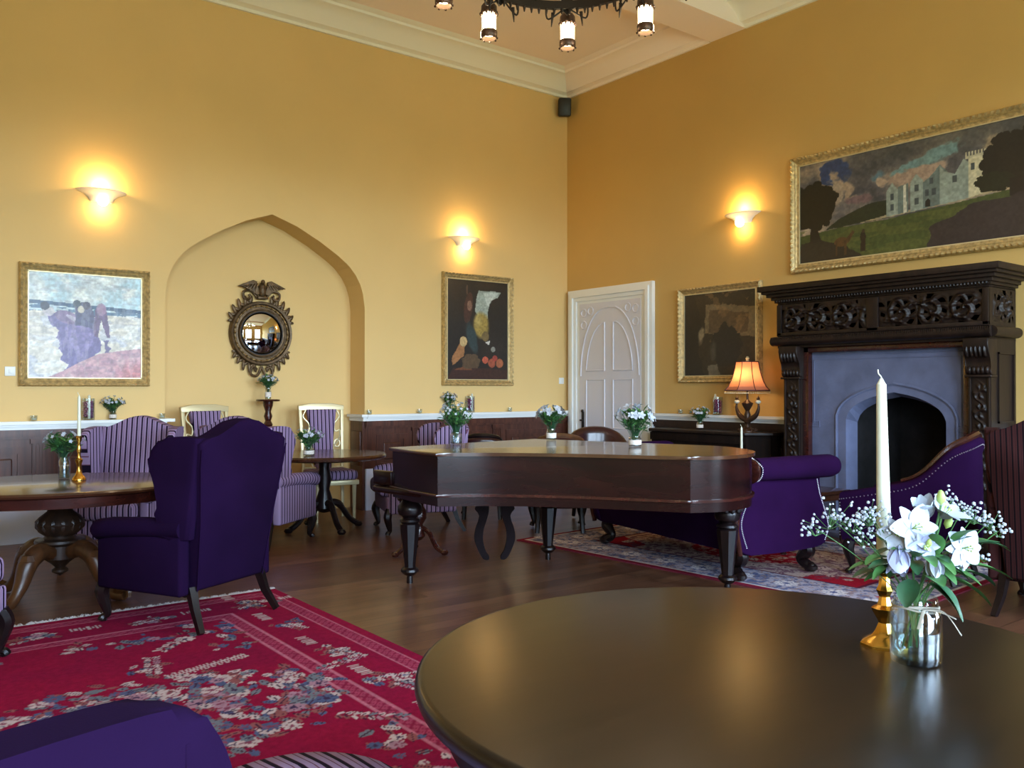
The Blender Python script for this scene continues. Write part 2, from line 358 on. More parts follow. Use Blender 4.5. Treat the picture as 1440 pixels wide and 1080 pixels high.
w = MB(); w.box(X0, Y1-.035, 0, NL, Y1, .47, .004); w.box(NR, Y1-.04, 0, X1, Y1, .47, .004); struct(w.build('baseboard_back', 'skirt'))
fr_ = lambda s0, z0, d0, s1, z1, d1: (X1-d1, s0, z0, X1-d0, s1, z1)
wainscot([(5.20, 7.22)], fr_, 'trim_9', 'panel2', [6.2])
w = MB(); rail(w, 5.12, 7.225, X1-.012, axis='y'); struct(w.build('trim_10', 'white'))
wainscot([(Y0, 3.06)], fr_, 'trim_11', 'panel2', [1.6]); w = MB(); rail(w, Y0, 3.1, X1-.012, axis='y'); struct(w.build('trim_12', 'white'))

# door
D0, D1, DT = 7.229, 8.752, 2.69
dr = MB(); lx = X1-.012
dl = Matrix.Translation((X1, (D0+D1)/2, 0)) @ Matrix.Rotation(-PI/2, 4, 'Z')    # local x -> -Y, local -y -> into room
hw = .555; TOP = 2.50
dr.box(-hw, -.035, .01, hw, -.004, TOP, M=dl)
def rib(w, pts, r, M): w.tube(pts, r, 6, M=M)
# gothic arch moulding on the leaf
def garch(hw_, z0, zt, n=10):
    L = [(-hw_*math.cos(i/n*PI/2*.94), 0, z0+(zt-z0)*math.sin(i/n*PI/2)) for i in range(n+1)]
    L[-1] = (0, 0, zt); return L
YF = -.036
A_ = garch(.53, 1.55, 2.43); rib(dr, [(p[0], YF, p[2]) for p in A_], .012, dl); rib(dr, [(-p[0], YF, p[2]) for p in A_], .012, dl)
for sgn in (-1, 1):
    pts = [(sgn*.08, YF, 1.62), (sgn*.42, YF, 1.62)]+[(sgn*(.42-.34*t**1.7), YF, 1.62+.62*math.sin(t*PI/2*.98)) for t in [.1*i for i in range(1, 11)]]+[(sgn*.08, YF, 1.62)]
    rib(dr, pts, .011, dl)
    for z0, z1 in ((.88, 1.5), (.18, .74)):
        rib(dr, [(sgn*.08, YF, z0), (sgn*.42, YF, z0), (sgn*.42, YF, z1), (sgn*.08, YF, z1), (sgn*.08, YF, z0)], .011, dl)
    for k, (q, z) in enumerate([(.47, 2.38), (.47, 2.22), (.34, 2.40)]):
        rib(dr, [(sgn*q+.05*math.cos(a), YF, z+.05*math.sin(a)) for a in [i*PI/5 for i in range(11)]], .01, dl)
door = struct(dr.build('door_1', 'doorp'))
fm = MB()
for (b, t, d) in ((0, .05, .055), (.05, .10, .075), (.10, .15, .05), (.15, .205, .03)):
    o_, i_ = 0.7615-b, .7615-t
    fm.box(-o_, -d, 0, -i_, 0, DT-b, M=dl); fm.box(i_, -d, 0, o_, 0, DT-b, M=dl); fm.box(-i_, -d, DT-t, i_, 0, DT-b, M=dl)
fm.build('door_frame', 'white', door, smooth=False)
hd = MB(); hd.box(-.51, -.045, .83, -.46, -.035, 1.08, .006, M=dl); hd.tube([(-.485, -.04, .97), (-.485, -.085, .97), (-.42, -.09, .965)], .012, 8, M=dl); hd.ball((-.485, -.05, 1.09), .02, M=dl); hd.ball((-.485, -.05, .82), .018, M=dl)
hd.build('door_handle', 'iron', door)

# ------------------------------------------------------------------ painting helpers
def vnoise(x, y, seed=0):
    rs = np.random.RandomState(seed); g = rs.rand(256, 256); xi = np.floor(x).astype(int); yi = np.floor(y).astype(int); fx = x-xi; fy = y-yi
    fx = fx*fx*(3-2*fx); fy = fy*fy*(3-2*fy); G = lambda a, b: g[a % 256, b % 256]
    return (G(xi, yi)*(1-fx)+G(xi+1, yi)*fx)*(1-fy)+(G(xi, yi+1)*(1-fx)+G(xi+1, yi+1)*fx)*fy
def fbm(x, y, seed=0, o=5):
    s = 0; a = .5; t = 0
    for k in range(o): s = s+a*vnoise(x*2**k, y*2**k, seed+k); t += a; a *= .5
    return s/t
def inpoly(x, y, poly):
    r = np.zeros(x.shape, bool); n = len(poly)
    for i in range(n):
        x1, y1 = poly[i]; x2, y2 = poly[(i+1) % n]
        if y1 == y2: continue
        c = ((y1 > y) != (y2 > y)) & (x < (x2-x1)*(y-y1)/(y2-y1)+x1); r ^= c
    return r
class Canvas:
    def __init__(s, w, h, nx, ny):
        s.w, s.h, s.nx, s.ny = w, h, nx, ny; s.u, s.v = np.meshgrid(np.linspace(0, 1, nx+1), np.linspace(0, 1, ny+1)); s.c = np.zeros((ny+1, nx+1, 3))
    def fill(s, col): s.c[:] = np.array(col)/255
    def mix(s, mask, col, a=1.0):
        col = np.array(col)/255 if not isinstance(col, np.ndarray) else col; m = (np.asarray(mask, float)*a)[..., None]; s.c = s.c*(1-m)+col*m
    def poly(s, pts, col, a=1.0, warp=0, ws=12, seed=3):
        x, y = s.u, s.v
        if warp: x = x+(fbm(s.u*ws, s.v*ws, seed)-.5)*warp; y = y+(fbm(s.u*ws, s.v*ws, seed+9)-.5)*warp
        s.mix(inpoly(x, y, pts), col, a)
    def ell(s, cx, cy, rx, ry, col, a=1.0, rot=0, warp=0, soft=0):
        asp = s.h/s.w; dx = (s.u-cx); dy = (s.v-cy)*asp; ry = ry*asp; c, sn = math.cos(rot), math.sin(rot); X = (dx*c+dy*sn)/rx; Y = (-dx*sn+dy*c)/ry; d = np.sqrt(X*X+Y*Y)
        if warp: d = d+(fbm(s.u*14, s.v*14*asp, 5)-.5)*warp
        s.mix(np.clip((1-d)/soft, 0, 1) if soft else (d < 1), col, a)
    def jitter(s, amt, sc=60, seed=11):
        n = fbm(s.u*sc, s.v*sc*s.h/s.w, seed, 3)-.5; s.c = np.clip(s.c*(1+amt*n[..., None]*2), 0, 1)
    def mesh(s, name, m, parent, fn, smooth=False):
        me = bpy.data.meshes.new(name); nx, ny = s.nx, s.ny
        me.from_pydata([fn(u, v) for u, v in zip(s.u.ravel(), s.v.ravel())], [], [(j*(nx+1)+i, j*(nx+1)+i+1, (j+1)*(nx+1)+i+1, (j+1)*(nx+1)+i) for j in range(ny) for i in range(nx)])
        a = me.color_attributes.new('Col', 'FLOAT_COLOR', 'POINT'); c = s.c; l = np.where(c <= .04045, c/12.92, ((c+.055)/1.055)**2.4)
        a.data.foreach_set('color', np.concatenate([l, np.ones(l.shape[:2]+(1,))], 2).astype(np.float32).ravel())
        me.materials.append(W[m]); o = bpy.data.objects.new(name, me); C.objects.link(o); o.parent = parent; return o
def framed(label, w, h, b, loc, rz, canvas, m='gold', dep=.06, carve=.008, group=None):
    t = thing('framed_painting', label, 'painting', loc, rz, group)
    prof = [(0, .0), (0, .03), (.06, .045), (.14, dep), (.3, dep*.92), (.42, dep*.6), (.52, dep*.5), (.62, dep*.62), (.72, dep*.45), (.88, dep*.35), (.94, dep*.42), (1, dep*.35), (1, dep*.1)]
    f = MB()
    for side in range(4):
        L = w if side % 2 == 0 else h; n = int(L/.012)
        def fn(u, v, side=side, L=L):
            k = round(v*(len(prof)-1)); t_, d = prof[k]; t_ *= b; s_ = t_+(L-2*t_)*u
            if k in (2, 3, 4): d += carve*math.sin(2*PI*u*round(L/.05)); t_ -= .4*carve*math.cos(2*PI*u*round(L/.05)) if k == 2 else 0
            if k in (7,): d += .35*carve*math.sin(2*PI*u*round(L/.025))
            x, z = {0: (s_, t_), 1: (w-t_, s_), 2: (w-s_, h-t_), 3: (t_, h-s_)}[side]
            return (x-w/2, -d, z-h/2)
        f.grid(fn, n, len(prof)-1)
    f.build('frame', m, t, angle=60)
    iw, ih = w-2*b, h-2*b
    sl = MB()
    for q in ((-iw/2-.004, -ih/2-.004, iw/2+.004, -ih/2+.006), (-iw/2-.004, ih/2-.006, iw/2+.004, ih/2+.004), (-iw/2-.004, -ih/2, -iw/2+.006, ih/2), (iw/2-.006, -ih/2, iw/2+.004, ih/2)): sl.box(q[0], -dep*.4, q[1], q[2], -.012, q[3])
    sl.build('slip', 'champ', t, smooth=False)
    canvas.mesh('canvas', 'painting', t, lambda u, v: ((u-.5)*iw, -.014, (v-.5)*ih))
    return t

# beach scene
c = Canvas(1, 1, 170, 170); c.fill((196, 206, 208)); u, v = c.u, c.v
n1 = fbm(u*4, v*5, 1); n2 = fbm(u*9, v*14, 2)
c.mix(np.clip((n1-.42)*4, 0, 1), (176, 204, 214)); c.mix(np.clip((n2-.52)*5, 0, 1), (222, 226, 220))
hz = .735-.055*u; sh = .635-.03*u+(n2-.5)*.04
sea = (v < hz) & (v > sh); c.mix(sea, (82, 112, 140)); c.mix(sea & (fbm(u*10, v*60, 4) > .55), (190, 208, 214)); c.mix(sea & (v > hz-.035), (62, 88, 118))
low = v <= sh; c.mix(low, (208, 202, 190)); c.mix(low & (fbm(u*5, v*16, 6) > .55), (222, 222, 216), .8); c.mix(low & (fbm(u*6, v*9, 8) > .6), (186, 188, 196), .8)
c.poly([(.12, .68), (.16, .60), (.2, .5), (.26, .44), (.24, .38), (.27, .33), (.25, .27), (.30, .24), (.26, .18), (.34, .13), (.3, .05), (.5, .18), (.62, .26), (.64, .34), (.6, .42), (.62, .5), (.58, .58), (.48, .58), (.4, .6), (.3, .62), (.2, .62)], (112, 100, 150), 1, .05, 20)
c.poly([(.3, .5), (.5, .56), (.56, .4), (.52, .2), (.4, .2)], (138, 124, 176), .6, .08, 8)
c.ell(.17, .63, .05, .045, (206, 198, 200), .9); c.ell(.14, .68, .04, .04, (52, 54, 72))
c.ell(.33, .58, .11, .06, (128, 108, 146), 1, -.3); c.ell(.4, .56, .09, .02, (190, 180, 200), .8, -.5)
c.poly([(.4, .5), (.4, .7), (.46, .73), (.54, .7), (.57, .6), (.56, .48)], (84, 84, 116), 1, .04, 14)
c.ell(.415, .715, .035, .035, (70, 78, 90)); c.ell(.45, .66, .03, .035, (200, 192, 176)); c.ell(.5, .7, .035, .04, (66, 62, 84))
c.poly([(.56, .5), (.58, .66), (.62, .72), (.66, .70), (.69, .6), (.7, .5), (.71, .4), (.68, .4), (.66, .48), (.63, .56), (.61, .46), (.6, .4), (.57, .4)], (104, 84, 118), 1, .02, 20)
c.ell(.63, .67, .045, .06, (150, 116, 146), .8)
c.poly([(.66, .36), (.71, .37), (.69, .32), (.73, .29), (.70, .26), (.74, .2), (.64, .2), (.67, .27)], (112, 100, 140), 1, .03, 25)
dn = v < (-.12+.62*u-.28*u*u+.0); dn = v < np.interp(u, [.15, .3, .45, .6, .8, 1], [0, .07, .16, .235, .27, .30]); c.mix(dn, (176, 134, 146)); c.mix(dn & (fbm(u*6, v*18, 12) > .52), (196, 154, 160), .8); c.mix(dn*np.clip((u-.72)*5, 0, 1)*np.clip((.2-v)*8, 0, 1), (178, 96, 96), .8)
c.mix((fbm(u*30, v*6, 77) > .6), (210, 205, 205), .18); c.mix((fbm(u*7, v*30, 78) > .6), (90, 90, 120), .15); c.jitter(.2, 40)
framed('large square gilt-framed beach painting above the dado, left of the arched niche', 1.115, 1.112, .073, (1.829, Y1-.004, 1.963), 0, c)
# still life
c = Canvas(.93, 1.24, 110, 150); c.fill((30, 28, 26)); u, v = c.u, c.v; c.mix(np.clip((fbm(u*3, v*3, 2)-.4)*2, 0, 1), (46, 38, 32), .8)
c.poly([(.5, .9), (.88, .9), (.82, .84), (.7, .8), (.66, .7), (.66, .62), (.5, .62), (.45, .7)], (150, 160, 150), 1, .03); c.poly([(.58, .88), (.84, .89), (.72, .8), (.66, .74)], (190, 196, 188), .7, .03)
c.ell(.55, .55, .15, .15, (150, 128, 66), 1, 0, .1, .3); c.ell(.5, .6, .08, .08, (176, 156, 96), .6, soft=.6); c.ell(.62, .44, .06, .05, (110, 92, 58)); c.poly([(.62, .38), (.7, .4), (.68, .35)], (214, 210, 200))
c.ell(.34, .72, .07, .16, (64, 40, 34), 1, -.15, .2); c.ell(.36, .74, .04, .05, (130, 100, 84), .8); c.ell(.32, .9, .015, .05, (80, 60, 50))
c.ell(.4, .42, .09, .18, (44, 60, 62), 1, .3, .2, .3); c.poly([(.2, .36), (.3, .38), (.26, .24), (.08, .14), (.06, .18)], (150, 104, 66), 1, .04); c.ell(.26, .38, .06, .05, (186, 158, 110))
c.poly([(.0, .0), (1, .0), (1, .10), (.6, .12), (.1, .12)], (56, 34, 28)); c.poly([(.12, .10), (.4, .10), (.3, .14)], (120, 72, 44), .8)
c.ell(.38, .18, .16, .08, (84, 66, 48), 1, .1, .6); c.ell(.62, .2, .05, .035, (176, 84, 62)); c.ell(.73, .17, .06, .045, (150, 78, 56)); c.ell(.86, .17, .06, .045, (158, 92, 62)); c.ell(.78, .22, .04, .03, (146, 60, 52)); c.ell(.75, .31, .035, .03, (150, 150, 140), .8)
c.jitter(.2, 50)
framed('tall gilt-framed dark still life of hanging game and fruit on the yellow wall', 1.075, 1.383, .072, (6.312, Y1-.004, 2.115), 0, c, carve=.006)
# generic dark interior (plain stand-in)
c = Canvas(1, .95, 120, 110); c.fill((38, 32, 27)); u, v = c.u, c.v; c.mix(np.clip((fbm(u*4, v*4, 22)-.45)*3, 0, 1), (56, 46, 36), .8)
c.poly([(.3, .5), (.32, .86), (1, .80), (1, .45)], (104, 90, 68), 1, .05); c.poly([(.36, .52), (.37, .78), (.9, .74), (.9, .5)], (78, 62, 46), 1, .06, 8); c.mix((fbm(u*9, v*9, 31) > .6) & (v > .4) & (u > .3), (122, 94, 62), .5)
c.poly([(0, 0), (0, 1), (.16, 1), (.26, .6), (.2, .3), (.3, 0)], (28, 26, 26), 1, .06); c.ell(.25, .5, .05, .12, (150, 134, 104), .8, -.2, .9, .5); c.ell(.6, .35, .22, .25, (30, 28, 28), 1, 0, .5); c.ell(.42, .3, .06, .14, (84, 80, 70), .6, 0, .9, .5)
c.poly([(.35, 0), (.36, .12), (.48, .14), (.52, 0)], (118, 112, 96), .7, .05); c.jitter(.2, 40)
framed('gilt-framed dark brown interior scene partly behind the carved mantel shelf', 1.15, 1.092, .075, (X1-.004, 6.25, 1.999), -PI/2, c)
# castle landscape
c = Canvas(2.17, 1.05, 330, 165); c.fill((96, 92, 92)); u, v = c.u, c.v; n1 = fbm(u*6, v*4, 40); n2 = fbm(u*12, v*7, 41)
n3 = fbm(u*9+n2*.8, v*5+n1*.8, 44, 6)
c.mix(np.clip((n3-.40)*4, 0, 1), (118, 104, 92)); c.mix(np.clip((n3-.52)*7, 0, 1), (158, 140, 120)); c.mix(np.clip((.44-n3)*6, 0, 1), (62, 62, 68)); c.mix(np.clip((v-.72)*5, 0, 1)*np.clip((u-.2)*4, 0, 1)*.7, (66, 68, 68))
def patch(cx, cy, rx, ry, col, rot=0, a=1):
    co_, si_ = math.cos(rot), math.sin(rot); X = ((u-cx)*co_+(v-cy)*si_)/rx; Y = (-(u-cx)*si_+(v-cy)*co_)/ry; c.mix(np.clip((1.05-np.sqrt(X*X+Y*Y)+(n3-.5)*4.5+(n2-.5)*2)*3, 0, 1), col, a)
patch(.24, .84, .09, .11, (46, 62, 98)); patch(.36, .76, .06, .09, (80, 108, 122)); patch(.62, .80, .15, .06, (104, 132, 132), .35); patch(.27, .66, .06, .12, (152, 132, 112)); patch(.19, .62, .05, .08, (150, 134, 116)); patch(.40, .66, .03, .07, (160, 138, 118)); patch(.60, .70, .14, .05, (150, 128, 112), .3); patch(.86, .80, .12, .06, (138, 124, 104), .3); patch(.33, .56, .10, .06, (104, 84, 88))
c.poly([(0, 0), (1, 0), (1, .42), (.9, .4), (.7, .36), (.43, .32), (.2, .31), (0, .28)], (62, 72, 38)); c.mix((v < .33) & (fbm(u*6, v*14, 50) > .5), (82, 86, 44), .6)
c.poly([(.13, .3), (.2, .40), (.3, .46), (.36, .49), (.44, .5), (.44, .33), (.3, .33)], (34, 42, 30), 1, .03)
c.poly([(.3, .325), (.43, .335), (.7, .37), (1, .43), (1, .46), (.7, .4), (.43, .36)], (150, 136, 108))
def lumps(cx, cy, rx, ry, col):
    rs = random.Random(int(cx*100)); c.ell(cx, cy, rx*.9, ry*.9, col)
    for k in range(46): a = rs.uniform(0, 2*PI); q = rs.uniform(.72, 1.0); z_ = rs.uniform(.10, .2); c.ell(cx+rx*q*math.cos(a), cy+ry*q*math.sin(a), rx*z_, ry*z_, col)
st, sd, wn = (132, 142, 132), (96, 108, 104), (60, 68, 70)
c.poly([(.43, .34), (.43, .58), (.455, .65), (.48, .58), (.48, .35)], st); c.poly([(.48, .35), (.48, .6), (.525, .62), (.525, .355)], sd); c.poly([(.505, .35), (.505, .6), (.515, .62), (.52, .355)], (190, 186, 168))
c.poly([(.535, .35), (.535, .62), (.56, .69), (.59, .62), (.59, .36)], st); c.poly([(.59, .36), (.59, .6), (.62, .64), (.66, .73), (.69, .66), (.69, .38)], sd); c.poly([(.66, .37), (.66, .72), (.68, .66), (.72, .62), (.755, .74), (.775, .70), (.775, .39)], st)
c.poly([(.775, .39), (.775, .74), (.835, .74), (.835, .60), (.85, .60), (.85, .42)], (186, 178, 148)); 
for k in range(7): c.poly([(.762+.012*k, .73), (.762+.012*k, .79), (.769+.012*k, .79), (.769+.012*k, .73)], (182, 176, 150))
c.poly([(.762, .73), (.845, .74), (.845, .76), (.762, .755)], (170, 164, 140))
for a, b in ((.455, .42), (.455, .52), (.562, .44), (.562, .56), (.625, .6), (.635, .5), (.72, .58), (.605, .5), (.79, .66)): c.poly([(a-.008, b-.03), (a-.008, b+.03), (a+.008, b+.03), (a+.008, b-.03)], wn)
c.poly([(.6, .37), (.6, .43), (.61, .45), (.62, .43), (.62, .375)], (30, 30, 28))
lumps(.075, .57, .125, .23, (24, 24, 20)); c.poly([(.055, .2), (.06, .42), (.1, .42), (.1, .3), (.115, .2)], (24, 22, 20)); lumps(.965, .66, .13, .25, (26, 25, 22)); lumps(.88, .49, .08, .08, (28, 32, 22)); c.poly([(.93, .35), (.93, .5), (.98, .5), (.99, .35)], (24, 22, 22))
c.poly([(.0, 0), (0, .2), (.1, .22), (.2, .16), (.3, .05), (.32, 0)], (34, 30, 30), .9, .05); c.poly([(.6, .0), (.62, .2), (.8, .33), (1, .38), (1, 0)], (44, 36, 42), .9, .06)
c.ell(.215, .17, .035, .045, (84, 58, 34)); c.poly([(.185, .04), (.185, .18), (.195, .18), (.195, .04)], (70, 48, 30)); c.poly([(.23, .04), (.23, .18), (.242, .18), (.242, .04)], (70, 48, 30)); c.poly([(.235, .18), (.27, .27), (.28, .25), (.25, .15)], (74, 50, 32)); c.ell(.32, .19, .014, .05, (34, 28, 24)); c.poly([(.308, .05), (.31, .2), (.33, .2), (.333, .05)], (40, 32, 26)); c.ell(.322, .245, .008, .018, (60, 44, 32))
c.jitter(.2, 90)
framed('very wide gilt-framed landscape of a castle and trees above the fireplace', 2.36, 1.19, .092, (X1-.004, 4.126, 3.16), -PI/2, c, carve=.009)

# ------------------------------------------------------------------ convex eagle mirror
mr = thing('convex_mirror', 'round convex mirror with carved eagle crest hanging in the arched niche', 'mirror', (3.643, ND-.008, 1.985), 0)
R = Matrix.Rotation(PI/2, 4, 'X')   # lathe axis z -> -y
f = MB(); f.lathe([(.235, .02), (.24, .05), (.255, .055), (.262, .035), (.285, .03), (.31, .035), (.318, .06), (.34, .065), (.35, .04), (.352, .0)], n=64, M=R)
f.build('frame', 'bronze', mr)
f = MB(); f.lathe([(.225, .02), (.23, .05), (.243, .05), (.243, .02)], n=48, M=R); f.build('inner_rim', 'iron', mr)
f = MB()
for k in range(32): a = 2*PI*k/32; f.ball((.298*math.cos(a), -.045, .298*math.sin(a)), .014, 8)
f.tube([(.298*math.cos(a), -.036, .298*math.sin(a)) for a in [2*PI*k/48 for k in range(49)]], .008, 6); f.build('bead_ring', 'golddk', mr)
f = MB(); Rr = .7; f.lathe([(Rr*math.sin(a), Rr*math.cos(a)-Rr+.075) for a in [i/12*.33 for i in range(13)]], n=48, M=R); f.build('mirror_glass', 'mirror', mr, angle=180)
e = MB()
e.ball((0, -.05, .47), (.045, .045, .09), 12); e.ball((0, -.075, .555), (.024, .03, .028), 10); e.tube([(0, -.09, .555), (.0, -.12, .54)], [.012, .002], 6)
for sg in (-1, 1):
    e.prism([(sg*x, z) for x, z in [(.02, .43), (.06, .50), (.06, .56), (.10, .575), (.16, .55), (.27, .50), (.20, .492), (.15, .47), (.10, .45), (.06, .41)]], -.065, -.035, 'y', .006)
    for k in range(5): e.tube([(sg*(.06+.03*k), -.068, .54-.008*k), (sg*(.09+.035*k), -.066, .47+.005*k)], [.009, .004], 5)
e.box(-.06, -.09, .37, .06, -.01, .40, .01); e.build('eagle', 'bronze', mr)
def leafblob(w, p, ang, L, wd, th=.02):
    w.ball((0, 0, 0), (L/2, th/2, wd/2), 8, M=Matrix.Translation(p) @ Matrix.Rotation(-ang, 4, 'Y') @ Matrix.Translation((L/2, 0, 0)))
e = MB()
for sg in (-1, 1):
    for a, L in ((.95, .12), (.75, .13), (.55, .12), (.38, .10), (1.15, .10)):
        an = PI/2-a*sg; leafblob(e, (.335*math.cos(an), -.035, .335*math.sin(an)), an+sg*.5, L, .045); leafblob(e, (.335*math.cos(an), -.035, .335*math.sin(an)), an-sg*.6, L*.7, .035)
    e.tube(spline([(sg*.05, -.04, .39), (sg*.12, -.04, .46), (sg*.2, -.04, .44), (sg*.19, -.04, .37), (sg*.13, -.04, .38), (sg*.14, -.04, .42)]), .014, 7)
    e.tube(spline([(sg*.0, -.04, -.36), (sg*.05, -.04, -.46), (sg*.12, -.04, -.44), (sg*.1, -.04, -.37), (sg*.05, -.04, -.39)]), .014, 7)
    for a, L in ((.25, .1), (.42, .13), (.6, .13), (.78, .1), (.95, .09)):
        an = -PI/2+a*sg; leafblob(e, (.34*math.cos(an), -.035, .34*math.sin(an)), an-sg*.5, L, .04); leafblob(e, (.34*math.cos(an), -.035, .34*math.sin(an)), an+sg*.6, L*.6, .03)
e.build('carved_foliage', 'bronze', mr)

# ------------------------------------------------------------------ wall things
def point(name, loc, e, col, r=.03, parent=None):
    l = bpy.data.lights.new(name, 'POINT'); l.energy = e; l.color = col; l.shadow_soft_size = r; o = bpy.data.objects.new(name, l); C.objects.link(o); o.location = loc
    if parent: o.parent = parent
    return o
def sconce(loc, rz, label):
    t = thing('wall_sconce', label, 'wall lamp', loc, rz, 'plaster wall sconces')
    b = MB(); pr = [(.09, -.10), (.10, -.095), (.115, -.06), (.15, -.03), (.2, -.012), (.222, 0), (.222, .008), (.205, .006), (.15, -.018), (.10, -.05), (.08, -.09), (.078, -.1), (.09, -.10)]
    b.lathe(pr, n=28, sy=.75, a0=PI, a1=2*PI); b.build('bowl', 'plaster', t)
    b = MB(); b.box(-.06, -.02, -.08, .06, 0, -.02, .004); b.build('backplate', 'plaster', t)
    g = MB(); g.ball((0, -.075, -.095), (.05, .05, .05), 14); g.build('bulb', 'bulb', t)
    g = MB(); g.ball((0, -.075, -.01), (.03, .03, .03), 10); g.build('bulb', 'bulb', t)
    point('sconce_light', (0, -.08, .06), SC*1.3, (1, .62, .22), .04, t); point('sconce_light', (0, -.08, -.17), SC*.35, (1, .62, .22), .04, t)
SC = 4.4
sconce((1.953, Y1, 3.235), 0, 'plaster uplight sconce above the large square beach painting')
sconce((6.096, Y1, 3.235), 0, 'plaster uplight sconce above the tall dark still life')
sconce((X1, 5.921, 3.285), -PI/2, 'plaster uplight sconce between the white door and the castle landscape')
def wallplate(loc, rz, label):
    b = MB(); b.box(-.042, -.011, -.042, .042, 0, .042, .004); b.box(-.012, -.018, -.02, .012, -.01, .02, .003); o = b.build('light_switch', 'white'); o.location = loc; o.rotation_euler = (0, 0, rz); tag(o, label, 'switch')
wallplate((1.208, Y1, 1.538), 0, 'square white switch plate beside the beach painting'); wallplate((7.70, Y1, 1.49), 0, 'small white switch plate in the corner beside the white door')
sp = MB(); sp.box(-.085, -.12, -.12, .085, .0, .12, .025); s_ = sp.build('loudspeaker', 'speaker'); s_.location = (7.68, Y1-.085, 5.15); s_.rotation_euler = (rad(10), 0, rad(-35)); tag(s_, 'small black loudspeaker high in the corner under the cornice', 'speaker')
sp = MB(); sp.box(-.02, -.01, -.02, .02, .12, .02); sp.build('bracket', 'iron', s_)

# ------------------------------------------------------------------ chandelier
ch = thing('chandelier', 'round black iron chandelier with hanging glass lanterns', 'chandelier', (3.3, 3.76, 3.62))
r_ = MB(); r_.lathe([(.555, .20), (.58, .20), (.585, .215), (.577, .235), (.58, .25), (.555, .25), (.555, .20)], n=64)
for k in range(72): a = 2*PI*k/72; r_.tube([(.567*math.cos(a), .567*math.sin(a), .21), (.567*math.cos(a), .567*math.sin(a), .165)], [.014, .004], 5)
r_.build('ring', 'iron', ch)
r_ = MB()
for k in range(4):
    a = PI/4+PI/2*k
    for j in range(22):
        q = (j+.5)/22; p = Vector((.56*math.cos(a)*(1-q), .56*math.sin(a)*(1-q), .3+1.1*q)); r_.ball(p, (.012, .012, .03), 6)
r_.tube([(0, 0, 1.35), (0, 0, 1.93)], .012, 8); r_.ball((0, 0, 1.38), .05); r_.lathe([(.11, 1.93), (.09, 1.89), (.03, 1.86)], n=20); r_.build('suspension_chain', 'iron', ch)
r_ = MB()
for k in range(8): a = PI/8+PI/4*k; r_.tube([(0, 0, .26), (.56*math.cos(a), .56*math.sin(a), .25)], .009, 6)
r_.ball((0, 0, .26), .06); r_.build('spokes', 'iron', ch)
for k in range(8):
    a = PI/4*k+.03; cx, cy = .7*math.cos(a), .7*math.sin(a); d = Vector((math.cos(a), math.sin(a), 0)); w_ = Vector((-math.sin(a), math.cos(a), 0))
    am = MB(); B = d*.57
    am.tube(spline([B+Vector((0, 0, .3)), B+d*.08+Vector((0, 0, .36)), Vector((cx, cy, .32)), Vector((cx, cy, .2))]), .011, 6)
    for s3 in (-1, 1):
        am.tube(spline([B+w_*s3*.02+Vector((0, 0, .2)), B+w_*s3*.12+Vector((0, 0, .14)), B+w_*s3*.13+Vector((0, 0, .22)), B+w_*s3*.08+Vector((0, 0, .22))]), .006, 5)
        am.tube([B+w_*s3*.09+Vector((0, 0, .18)), B+w_*s3*.1+Vector((0, 0, .09))], [.012, .003], 5)
    am.prism([(-.03, .2), (0, .17), (.03, .2), (.04, .3), (-.04, .3)], -.008, .008, 'y', M=Matrix.Translation(B+d*.02) @ Matrix.Rotation(a+PI/2, 4, 'Z'))
    A1 = am.build('arm', 'iron', ch)
    L = MB(); L.lathe([(.035, .225), (.05, .205), (.053, .16), (.048, .155), (.045, .2), (.035, .225)], (cx, cy, 0), 16); L.lathe([(.05, .05), (.054, .042), (.053, .012), (.046, .0), (.05, .05)], (cx, cy, 0), 16)
    for j in range(10): q = 2*PI*j/10; L.tube([(cx+.052*math.cos(q), cy+.052*math.sin(q), .16), (cx+.051*math.cos(q), cy+.051*math.sin(q), .138)], [.011, .003], 5)
    for j in range(8): q = 2*PI*j/8; L.ball((cx+.052*math.cos(q), cy+.052*math.sin(q), .0), .008, 5); L.ball((cx+.05*math.cos(q), cy+.05*math.sin(q), .165), .01, 5)
    for j in range(3): q = 2*PI*j/3; L.tube([(cx+.045*math.cos(q), cy+.045*math.sin(q), .2), (cx, cy, .3)], .003, 4)
    for j in range(4): q = 2*PI*j/4; L.tube([(cx+.051*math.cos(q), cy+.051*math.sin(q), .02), (cx+.051*math.cos(q), cy+.051*math.sin(q), .18)], .003, 4)
    lt = L.build('lantern', 'iron2', ch)
    g = MB(); g.lathe([(.045, .03), (.046, .17)], (cx, cy, 0), 16); g.ball((cx, cy, .03), (.038, .038, .012), 10); g.build('lantern_glass', 'bulb2', lt)
    if k % 2 == 0: point('lantern_light', (cx*1.18, cy*1.18, .06), 5, (1, .74, .48), .05, ch)

